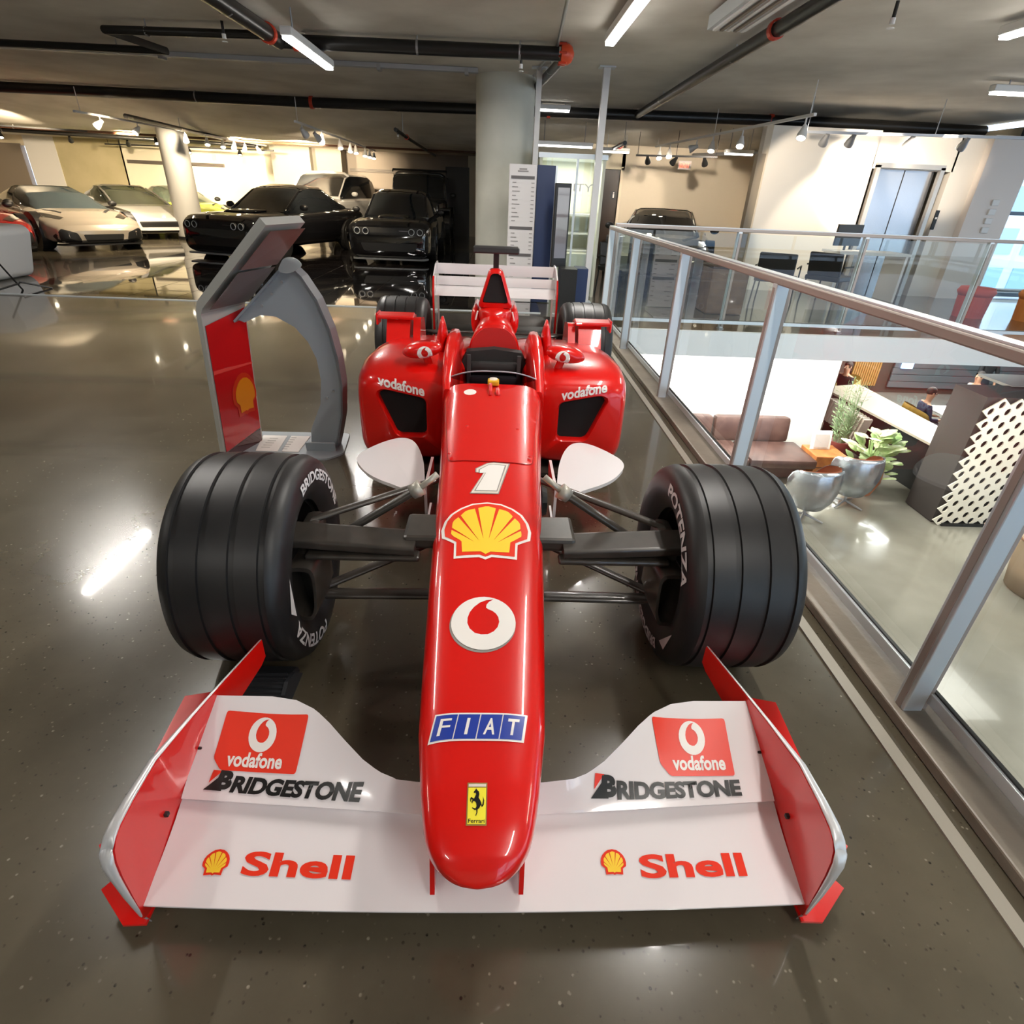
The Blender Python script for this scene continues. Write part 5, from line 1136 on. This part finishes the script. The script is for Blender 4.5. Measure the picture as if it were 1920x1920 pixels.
# globe wall lamps just under the far floor edge
for k, (x, w) in enumerate(((2.35, 'first from the corner'), (2.75, 'second from the corner'), (3.42, 'third from the corner'), (3.85, 'fourth from the corner'))):
    t = E('globe_lamp', (x, 9.2, -.5), 'small grey globe fitting under the slab before the bright lower wall, ' + w, 'lamp', 'globe fittings')
    bm = B(); bmesh.ops.create_uvsphere(bm, u_segments=16, v_segments=10, radius=.075, matrix=Matrix.Translation((x + .1, 9.0, -.52))); obj('globe', bm, mat('globe_grey', (.30, .30, .29), .4), t, True)
    obj('mount', box(B(), (x + .22, 9.05, -.42), (.14, .08, .28), bev=.02), MATS['globe_grey'], t)
# leather sofa
M_LEA = mat('brown_leather', (.05, .022, .018), .42, noise=(5, (.085, .042, .034), .5))
t = E('leather_sofa', (4.7, 9.6, Z0), 'dark brown leather sofa against the bright lower wall', 'sofa')
obj('base', box(B(), (4.50, 9.75, Z0 + .17), (2.4, 1.0, .26), bev=.04), M_LEA, t, angle=40)
for k in range(2): obj('seat_cushion', box(B(), (3.95 + 1.22 * k, 9.55, Z0 + .37), (1.20, .95, .17), bev=.05), M_LEA, t, angle=40)
for k in range(3): obj('back_cushion', box(B(), (3.78 + .74 * k, 10.12, Z0 + .66), (.71, .24, .48), bev=.07, R=Matrix.Rotation(-.12, 3, 'X')), M_LEA, t, angle=40)
# wood cube with a magazine stand
t = E('wood_cube_table', (6.05, 9.45, Z0), 'orange brown wooden cube side table beside the leather sofa', 'side table')
M_WD = mat('orange_wood', (.46, .17, .045), .45, noise=(7, (.33, .11, .03), 0))
obj('block', box(B(), (6.05, 9.45, Z0 + .26), (.58, .58, .50), bev=.01), M_WD, t); obj('drawer_line', box(B(), (6.05, 9.157, Z0 + .30), (.5, .006, .012)), M_BLACK, t)
t = E('magazine_holder', (5.95, 9.6, Z0 + .51), 'white framed magazine holder on the wooden cube', 'magazine holder')
obj('board', box(B(), (5.98, 9.55, Z0 + .68), (.36, .02, .34), R=Matrix.Rotation(-.2, 3, 'X')), M_WHITE, t); obj('magazine', box(B(), (5.98, 9.53, Z0 + .67), (.26, .02, .24), R=Matrix.Rotation(-.2, 3, 'X')), mat('print_grey', (.45, .40, .38), .4), t)
# aluminium backed swivel chairs
M_SHELL = mat('polished_shell', (.66, .70, .74), .22, .85); M_ORL = mat('cognac_leather', (.40, .14, .07), .5)
def shell_chair(x, y, rz, label):
    t = E('shell_chair', (0, 0, 0), label, 'armchair', 'aluminium shell armchairs'); N = 26
    def rings(off, z0=0):
        rr = []
        for z, r, op in ((.20, .16, 0), (.24, .28, .0), (.38, .38, .12), (.56, .43, .40), (.74, .44, .70), (.88, .42, .95), (.95, .395, 1.15)):
            a0, a1 = -PI / 2 - PI * (1 - op * .36), -PI / 2 + PI * (1 - op * .36)
            rr.append([((r * .86 + off) * math.cos(lerp(a0, a1, k / (N - 1))), (r * .86 + off) * math.sin(lerp(a0, a1, k / (N - 1))), z - (.10 * (abs(k / (N - 1) - .5) * 2) ** 2 if z > .5 else 0)) for k in range(N)])
        return rr
    o = rings(0); i = rings(-.035)
    bm = loft(B(), o, False, False, closed=False); bmesh.ops.solidify(bm, geom=bm.faces[:], thickness=.008); obj('outer_shell', bm, M_SHELL, t, True, label='polished riveted metal outer shell')
    bm = loft(B(), i, False, False, closed=False); bmesh.ops.solidify(bm, geom=bm.faces[:], thickness=-.02); obj('leather_lining', bm, M_ORL, t, True)
    obj('seat_cushion', lathe(B(), [(.36, 0), (.36, .29), (.42, .33), (.47, .30), (.48, 0)], (0, .02, 0), 'z', 28), M_ORL, t, True)
    obj('stem', tube(B(), [(0, 0, .32), (0, 0, .06)], .025, 12), M_GALV, t)
    for k in range(4):
        a = k * PI / 2 + .5; obj('foot', tube(B(), [(0, 0, .08), (.30 * math.cos(a), .30 * math.sin(a), .02)], [.022, .014], 8), M_GALV, t)
    t.location = (x, y, Z0); t.rotation_euler = (0, 0, rz); return t
shell_chair(5.02, 7.85, .35, 'polished aluminium shell armchair nearest the front tyre')
shell_chair(5.97, 8.36, .1, 'polished aluminium shell armchair holding up against the leafy plant')
# potted plants
def pot(t, x, y, z, r, h, m): obj('pot', lathe(B(), [(0, 0), (0, r * .7), (h * .5, r), (h, r * .95), (h, r * .85), (h - .04, r * .8), (h - .04, 0)], (x, y, z), 'z', 28), m, t, angle=40); obj('soil', lathe(B(), [(h - .05, r * .84), (h - .045, 0)], (x, y, z), 'z', 20), mat('soil_brown', (.10, .04, .02), .9), t)
t = E('leafy_plant', (6.55, 8.75, Z0), 'variegated broad-leaved pot plant behind the shell armchairs', 'plant')
pot(t, 6.52, 8.85, Z0, .26, .50, M_ORL)
M_LF1 = mat('variegated_leaf', (.42, .58, .22), .5, noise=(9, (.72, .76, .50), 0)); M_LF2 = mat('green_leaf', (.22, .36, .12), .5, noise=(9, (.45, .55, .25), 0))
rnd = random.Random(4)
for k in range(70):
    a = rnd.uniform(0, 2 * PI); r = rnd.uniform(.03, .40); h = rnd.uniform(.52, 1.15) - r * .5; c = Vector((6.52 + r * math.cos(a), 8.85 + r * math.sin(a), Z0 + h)); L = rnd.uniform(.16, .27)
    D = Vector((math.cos(a), math.sin(a), rnd.uniform(.1, .9))).normalized(); Sx = D.cross(Vector((0, 0, 1))).normalized(); Nn = Sx.cross(D)
    bm = B(); rows = []
    for u, w, b in ((0, .02, 0), (.25, .36, .04), (.5, .46, .06), (.75, .34, .04), (1, .02, -.02)): rows.append([c + D * L * (u - .3) + Sx * L * w * s + Nn * (L * b - abs(s) * L * .08) for s in (-1, 0, 1)])
    loft(bm, rows, False, False, closed=False); obj('leaf', bm, M_LF1 if k % 3 else M_LF2, t, True)
bm = B()
for k in range(7): a = k * .9; tube(bm, [(6.52, 8.85, Z0 + .45), (6.52 + .12 * math.cos(a), 8.85 + .12 * math.sin(a), Z0 + .95)], .012, 5)
obj('stems', bm, M_LF2, t)['kind'] = 'stuff'
t = E('feathery_plant', (6.58, 9.95, Z0), 'tall feathery green plant in a dark red brown pot behind the cube table', 'plant')
pot(t, 6.58, 9.95, Z0, .27, .55, mat('maroon_pot', (.13, .03, .025), .3))
bm = B()
for k in range(60):
    a = rnd.uniform(0, 2 * PI); r = rnd.uniform(.02, .28); z1 = rnd.uniform(.7, 1.75); p0 = Vector((6.58 + .1 * math.cos(a), 9.95 + .1 * math.sin(a), Z0 + .5)); p1 = Vector((6.58 + r * math.cos(a), 9.95 + r * math.sin(a), Z0 + z1))
    tube(bm, [p0, p0.lerp(p1, .6) + Vector((0, 0, .05)), p1], [.006, .005, .002], 3)
    for j in range(10):
        q = p0.lerp(p1, .3 + .07 * j); b = rnd.uniform(0, 2 * PI); e = q + Vector((math.cos(b), math.sin(b), .5)) * .09; vs = [bm.verts.new(v) for v in (q, e + Vector((.012, 0, 0)), e - Vector((.012, 0, 0)))]; bm.faces.new(vs)
obj('fronds', bm, mat('frond_green', (.16, .26, .13), .6, noise=(12, (.30, .40, .22), 0)), t, recalc=False)['kind'] = 'stuff'
# long counter with pale top and rack of magazines
t = E('long_counter', (7.85, 10.4, Z0), 'long counter with beige top and black body on the lower level', 'counter')
CQ = [(7.42, 8.62), (8.15, 8.9), (8.15, 12.3), (7.15, 12.0)]
obj('counter_top', prism(B(), CQ, lambda x, y, q: (x, y, q), -2.08, -2.04), mat('beige_top', (.46, .40, .31), .35), t)
obj('counter_body', prism(B(), [(7.55, 8.8), (8.08, 9.0), (8.08, 12.1), (7.32, 11.8)], lambda x, y, q: (x, y, q), Z0, -2.09), M_BLACK, t)
t = E('magazine_rack', (7.2, 11.2, Z0), 'rack of pale upright magazines on the side of the long counter', 'magazine rack')
obj('tray', box(B(), (7.18, 10.9, -2.62), (.20, 1.5, .03)), M_BLACK, t)
for k in range(13): obj('magazine', box(B(), (7.16, 10.25 + .105 * k, -2.36), (.17, .05, .48), R=Matrix.Rotation(.25, 3, 'X')), mat('pale_magazine', (.55, .47, .40), .5), t)
# tall dark booth and perforated screen
t = E('tall_cabinet', (8.0, 8.1, Z0), 'tall charcoal cabinet standing on the lower floor beside the perforated screen', 'cabinet')
obj('carcass', box(B(), (8.05, 8.12, -1.95), (1.90, .66, 2.06)), mat('charcoal_brown', (.055, .045, .042), .55), t); obj('plinth', box(B(), (8.05, 8.12, -2.96), (1.86, .62, .08)), M_BLACK, t)
obj('top_cap', box(B(), (8.75, 8.75, -.93), (1.6, .7, .04)), MATS['warm_grey'], t)
t = E('perforated_screen', (8.3, 7.7, Z0), 'white screen with rows of leaf-shaped holes on the lower level', 'screen')
bm = B(); cw, ch = .125, .20
for i in range(17):
    for j in range(20):
        x0 = 7.16 + cw * i; z0 = -2.90 + ch * .5 * j
        if (i + j) % 2 or z0 > -.98: continue
        cx_, cz_ = x0, z0; N = 10; outer = [(-1, 0), (-.5, -.5), (0, -1), (.5, -.5), (1, 0), (.5, .5), (0, 1), (-.5, .5)]
        ri = [(.33 * math.cos(a), .55 * math.sin(a)) for a in [PI + k * PI / 4 for k in range(8)]]
        A = [bm.verts.new((cx_ + ox * cw, 7.70, cz_ + oz * ch * .5)) for ox, oz in outer]; Bv = [bm.verts.new((cx_ + (ix + iz * .16) * cw, 7.70, cz_ + iz * ch * .5)) for ix, iz in ri]
        for k in range(8): bm.faces.new((A[k], A[(k + 1) % 8], Bv[(k + 1) % 8], Bv[k]))
bmesh.ops.remove_doubles(bm, verts=bm.verts, dist=.002); bmesh.ops.solidify(bm, geom=bm.faces[:], thickness=.018)
obj('lattice', bm, mat('screen_cream', (.80, .72, .60), .5), t)
obj('screen_foot', box(B(), (8.2, 7.72, -2.975), (2.0, .10, .05)), M_BLACK, t)
# beige tub chair at the right edge
t = E('tub_chair', (7.3, 6.0, Z0), 'beige tub chair with brown piping at the right edge of the lower floor', 'armchair')
M_BG = mat('beige_fabric', (.55, .42, .29), .8)
rr = []
for z, r in ((.02, .40), (.3, .44), (.72, .47), (.74, .44), (.45, .38)): rr.append([(7.35 + r * math.cos(a), 5.95 + r * math.sin(a), Z0 + z - .12 * (1 - math.cos(a - PI)) * (1 if z > .6 else .3) * .5) for a in np.linspace(PI * .35, PI * 1.65, 22)])
bm = loft(B(), rr, False, False, closed=False); bmesh.ops.solidify(bm, geom=bm.faces[:], thickness=.02); obj('tub_back', bm, M_BG, t, True)
obj('seat', lathe(B(), [(.02, .36), (.40, .38), (.46, .34), (.47, 0)], (7.4, 5.95, Z0), 'z', 28), M_BG, t, True)
obj('piping', tube(B(), [(7.35 + .475 * math.cos(a), 5.95 + .475 * math.sin(a), Z0 + .72 - .12 * (1 - math.cos(a - PI)) * .5) for a in np.linspace(PI * .35, PI * 1.65, 22)], .010, 6), mat('brown_piping', (.20, .08, .04), .6), t)
# seated and standing people
M_SKIN = mat('skin', (.50, .27, .17), .6); M_HAIR = mat('dark_hair', (.018, .012, .009), .7); M_JEAN = mat('dark_trousers', (.02, .02, .03), .8)
def person(label, loc, rz, shirt, seated=True, hair=M_HAIR, lap=False, scale=.95):
    t = E('person', (0, 0, 0), label, 'person')
    J = {}; hip = .50 if seated else .92
    pts = dict(pelvis=(0, 0, hip), belly=(0, .01, hip + .16), chest=(0, .0, hip + .36), neck=(0, -.02, hip + .50), head0=(0, -.03, hip + .57), head1=(0, -.045, hip + .66), head2=(0, -.03, hip + .75))
    ed = [('pelvis', 'belly'), ('belly', 'chest'), ('chest', 'neck'), ('neck', 'head0'), ('head0', 'head1'), ('head1', 'head2')]
    rad = dict(pelvis=(.15, .11), belly=(.135, .10), chest=(.16, .11), neck=(.055, .055), head0=(.062, .07), head1=(.080, .095), head2=(.065, .075))
    for s, n in ((-1, 'L'), (1, 'R')):
        pts['sh' + n] = (s * .18, .0, hip + .43); pts['el' + n] = (s * .24, -.06, hip + .17); pts['wr' + n] = (s * .17, -.30, hip + .15) if seated else (s * .24, -.10, hip - .06); pts['ha' + n] = (s * .15, -.38, hip + .15) if seated else (s * .24, -.12, hip - .14)
        rad['sh' + n] = (.065, .065); rad['el' + n] = (.046, .046); rad['wr' + n] = (.030, .030); rad['ha' + n] = (.035, .022)
        if seated: pts['th' + n] = (s * .10, -.05, hip - .01); pts['kn' + n] = (s * .12, -.45, hip + .0); pts['an' + n] = (s * .12, -.42, .09); pts['to' + n] = (s * .13, -.58, .04)
        else: pts['th' + n] = (s * .10, 0, hip - .1); pts['kn' + n] = (s * .11, -.01, .48); pts['an' + n] = (s * .11, .02, .08); pts['to' + n] = (s * .12, -.14, .04)
        rad['th' + n] = (.09, .085); rad['kn' + n] = (.062, .062); rad['an' + n] = (.042, .042); rad['to' + n] = (.04, .03)
        ed += [('chest', 'sh' + n), ('sh' + n, 'el' + n), ('el' + n, 'wr' + n), ('wr' + n, 'ha' + n), ('pelvis', 'th' + n), ('th' + n, 'kn' + n), ('kn' + n, 'an' + n), ('an' + n, 'to' + n)]
    for s, n in ((-1, 'L'), (1, 'R')):
        h = Vector(pts['ha' + n]); fd_ = (h - Vector(pts['wr' + n])).normalized()
        for k in range(4):
            nm = 'f%d%s' % (k, n); sd = Vector((1, 0, 0)) * (.018 * (k - 1.5)); pts[nm] = tuple(h + fd_ * (.07 + .008 * (1.5 - abs(k - 1.5))) + sd + Vector((0, 0, -.015))); rad[nm] = (.008, .008); ed.append(('ha' + n, nm))
        nm = 't' + n; pts[nm] = tuple(h + Vector((-s * .045, 0, 0)) + fd_ * .02); rad[nm] = (.009, .009); ed.append(('ha' + n, nm))
    names = list(pts); me = bpy.data.meshes.new('b'); me.from_pydata([pts[n] for n in names], [(names.index(a), names.index(b)) for a, b in ed], [])
    o = bpy.data.objects.new('b', me); COL.objects.link(o); sk = o.modifiers.new('s', 'SKIN'); sv = me.skin_vertices[0].data
    for i, n in enumerate(names): sv[i].radius = rad[n]; sv[i].use_root = (n == 'pelvis')
    o.modifiers.new('u', 'SUBSURF').levels = 2
    dg = bpy.context.evaluated_depsgraph_get(); m2 = bpy.data.meshes.new_from_object(o.evaluated_get(dg)); bpy.data.objects.remove(o)
    bm = B(); bm.from_mesh(m2); bpy.data.meshes.remove(m2)
    for f in bm.faces:
        c = f.calc_center_median(); z = c.z - hip
        hand = (c.y < -.26 and z > .08) if seated else (abs(c.x) > .19 and z < -.04)
        f.material_index = 0 if (z > .47 or hand) else (1 if (z > .04 and not (seated and c.y < -.2 and z < .1)) else 2)
        if c.z < .10: f.material_index = 3
    obj('body', bm, [M_SKIN, shirt, M_JEAN, M_BLACK], t, True)
    hc = Vector((0, -.035, hip + .70))
    bm = B(); bmesh.ops.create_uvsphere(bm, u_segments=20, v_segments=14, radius=1); 
    for v in bm.verts: v.co = hc + Vector((v.co.x * .088, v.co.y * .105 + .012, v.co.z * .105 + .015))
    bmesh.ops.delete(bm, geom=[v for v in bm.verts if v.co.z < hc.z - .045 or (v.co.y < hc.y - .055 and v.co.z < hc.z + .055)], context='VERTS'); obj('hair', bm, hair, t, True)
    bm = B()
    for s in (-1, 1): bmesh.ops.create_uvsphere(bm, u_segments=8, v_segments=6, radius=.010, matrix=Matrix.Translation((s * .03, hc.y - .092, hc.z - .02)))
    obj('eyes', bm, M_BLACK, t); bm = B(); tube(bm, [(0, hc.y - .088, hc.z - .01), (0, hc.y - .112, hc.z - .045)], [.008, .014], 6); obj('nose', bm, M_SKIN, t, True)
    bm = B(); box(bm, (0, hc.y - .088, hc.z - .075), (.045, .012, .010), bev=.003); obj('mouth', bm, mat('lips', (.30, .09, .07), .5), t)
    for s in (-1, 1): obj('ear', box(B(), (s * .084, hc.y + .005, hc.z - .02), (.014, .035, .055), bev=.006), M_SKIN, t)
    t.location = loc; t.rotation_euler = (0, 0, rz); t.scale = (scale,) * 3; return t
M_NAVY = mat('navy_shirt', (.03, .035, .08), .8); M_DKS = mat('black_shirt', (.012, .012, .014), .8); M_GRY = mat('grey_shirt', (.35, .36, .38), .8)
person('seated man in navy blue shirt facing right at the white table', (8.92, 11.15, Z0 + .02), math.radians(80), M_NAVY)
person('seated person with dark curly hair in black near the end of the counter', (8.3, 13.1, Z0 + .02), math.radians(-70), M_DKS)
person('person in grey sitting behind the tall cabinet, only head and shoulders showing', (11.1, 12.6, Z0 + .02), math.radians(-80), M_GRY)
person('person in black standing before the rippled wall at the back', (11.9, 13.4, Z0), math.radians(0), M_DKS, False)
def bucket(x, y, rz, label, m):
    t = E('bucket_chair', (0, 0, 0), label, 'chair', 'mustard bucket chairs'); rr = []
    for z, r in ((.42, .20), (.46, .27), (.60, .30), (.80, .31), (.92, .27)): rr.append([(r * math.cos(a) * .95, r * math.sin(a) + (z - .42) * .15, z - .25 * (abs(a - PI / 2) / (PI * .8)) ** 2 * (z > .55)) for a in np.linspace(PI / 2 - PI * .78, PI / 2 + PI * .78, 20)])
    bm = loft(B(), rr, False, False, closed=False); bmesh.ops.solidify(bm, geom=bm.faces[:], thickness=.03); obj('shell', bm, m, t, True)
    obj('seat', lathe(B(), [(.40, 0), (.40, .22), (.45, .24), (.47, .2), (.47, 0)], (0, 0, 0), 'z', 20), m, t, True)
    for a, b in ((-1, -1), (-1, 1), (1, -1), (1, 1)): obj('leg', tube(B(), [(a * .12, b * .12, .41), (a * .2, b * .2, 0)], .012, 6), M_WHITE, t)
    t.location = (x, y, Z0); t.rotation_euler = (0, 0, rz)
M_MUS = mat('mustard_fabric', (.42, .27, .06), .8)
bucket(8.85, 11.12, math.radians(80), 'mustard bucket chair under the seated man in navy', M_MUS); bucket(8.32, 13.12, math.radians(-70), 'pale mustard bucket chair under the person with curly hair', mat('pale_mustard', (.60, .50, .20), .8))
t = E('white_table', (9.6, 11.3, Z0), 'white cafe table in front of the seated man', 'table')
obj('table_top', box(B(), (9.62, 11.25, Z0 + .73), (.75, .75, .03), bev=.01), M_WHITE, t); obj('stem', tube(B(), [(9.62, 11.25, Z0 + .72), (9.62, 11.25, Z0 + .02)], .03, 10), M_WHITE, t); obj('foot', lathe(B(), [(0, .25), (.02, .24), (.025, 0)], (9.62, 11.25, Z0), 'z', 24), M_WHITE, t)

# ================================================================ THINGS BEYOND THE FAR RAILING
def frame_chair(x, y, rz, label):
    t = E('lounge_chair', (0, 0, 0), label, 'chair', 'black lounge chairs')
    obj('seat', box(B(), (0, 0, .40), (.55, .55, .07), bev=.02), M_BLACK, t); obj('backrest', box(B(), (0, .27, .60), (.52, .05, .34), R=Matrix.Rotation(-.2, 3, 'X'), bev=.02), M_BLACK, t)
    for a in (-1, 1):
        for b in (-1, 1): obj('leg', tube(B(), [(a * .25, b * .25, .38), (a * .27, b * .28, 0)], .012, 6), M_BLACK, t)
        obj('armrest', tube(B(), [(a * .29, -.25, .38), (a * .29, -.25, .58), (a * .29, .25, .58)], .012, 6), M_BLACK, t)
    t.location = (x, y, 0); t.rotation_euler = (0, 0, rz)
frame_chair(4.25, 9.2, 2.6, 'black framed lounge chair beyond the far railing, left of two'); frame_chair(5.3, 9.6, 2.2, 'black framed lounge chair beyond the far railing, right of two')
frame_chair(1.95, 9.6, .3, 'black lounge chair behind the corner of the railing')
t = E('brown_cabinet', (3.25, 8.4, 0), 'low brown leather cabinet behind the far railing', 'cabinet')
obj('body', box(B(), (3.2, 8.5, .30), (.52, .45, .60), bev=.02), mat('brown_hide', (.17, .09, .05), .5, noise=(8, (.24, .13, .07), 0)), t); obj('lid', box(B(), (3.2, 8.5, .61), (.54, .47, .04), bev=.01), M_LEA, t)
t = E('monitor', (5.5, 9.9, .75), 'black monitor on the white desk beyond the far railing', 'monitor')
obj('panel', box(B(), (5.85, 10.4, .98), (.52, .04, .32), R=Matrix.Rotation(.3, 3, 'Z')), M_BLACK, t); obj('stand', tube(B(), [(5.85, 10.42, .75), (5.85, 10.42, .95)], .02, 8), M_BLACK, t)
t = E('reception_desk', (5.9, 10.2, 0), 'pale desk with the black monitor beyond the far railing', 'desk')
obj('desk_top', box(B(), (6.2, 10.35, .73), (1.2, .6, .04)), M_WHITE, t)
for x in (5.65, 6.75): obj('side_panel', box(B(), (x, 10.35, .355), (.04, .56, .71)), M_WHITE, t)
for x, y, c, n in ((7.2, 8.9, (.55, .06, .03), 'red'), (8.0, 8.7, (.75, .25, .05), 'orange'), (8.9, 9.2, (.10, .25, .55), 'blue')):
    t = E('display_stool', (x, y, 0), n + ' upholstered stool beyond the far railing at the right', 'stool', 'coloured stools')
    obj('cushion', lathe(B(), [(.30, 0), (.30, .22), (.36, .25), (.42, .22), (.43, 0)], (x, y, 0), 'z', 24), mat(n + '_fabric', c, .7), t, True); obj('drum', lathe(B(), [(0, .2), (.30, .22)], (x, y, 0), 'z', 24, cap=True), mat(n + '_fabric', c, .7), t)
# bottle green planter and street trees outside the glass
def tree(x, y, h, r, label):
    t = E('street_tree', (x, y, -3.25), label, 'tree', 'street trees'); obj('trunk', tube(B(), [(x, y, -3.25), (x + .1, y, -3.25 + h * .6)], [.14, .08], 8), mat('bark', (.14, .10, .07), .9), t)
    bm = B(); q = random.Random(int(x * 10))
    for k in range(1400):
        a, b, c = q.gauss(0, 1), q.gauss(0, 1), q.gauss(0, 1); s = r * q.uniform(.4, 1) / math.sqrt(a * a + b * b + c * c); p = Vector((x + a * s, y + b * s, -3.25 + h * .75 + c * s * .9)); e = Vector((q.uniform(-1, 1), q.uniform(-1, 1), q.uniform(-1, 1))) * .14; g = Vector((q.uniform(-1, 1), q.uniform(-1, 1), q.uniform(-1, 1))) * .1
        bm.faces.new([bm.verts.new(p), bm.verts.new(p + e), bm.verts.new(p + e + g), bm.verts.new(p + g)])
    obj('foliage', bm, mat('street_leaf', (.18, .32, .18), .7), t, recalc=False)['kind'] = 'stuff'
tree(15.5, 15.0, 6.2, 1.6, 'pale street tree outside the glass at the right edge'); tree(19.5, 17.5, 7, 2.0, 'farther street tree outside the glass at the right')
t = E('street_building', (34, 36, -3.25), 'pale blue glass office building across the street', 'building')
obj('wall', box(B(), (34, 36, 1), (14, 3, 8.5)), mat('pale_render', (.62, .74, .85), .6), t)
for i in range(7):
    for j in range(4): obj('window', box(B(), (28.2 + 1.9 * i, 34.47, -1.9 + 2.0 * j), (1.3, .06, 1.3)), mat('sky_glass', (.30, .50, .72), .3), t)
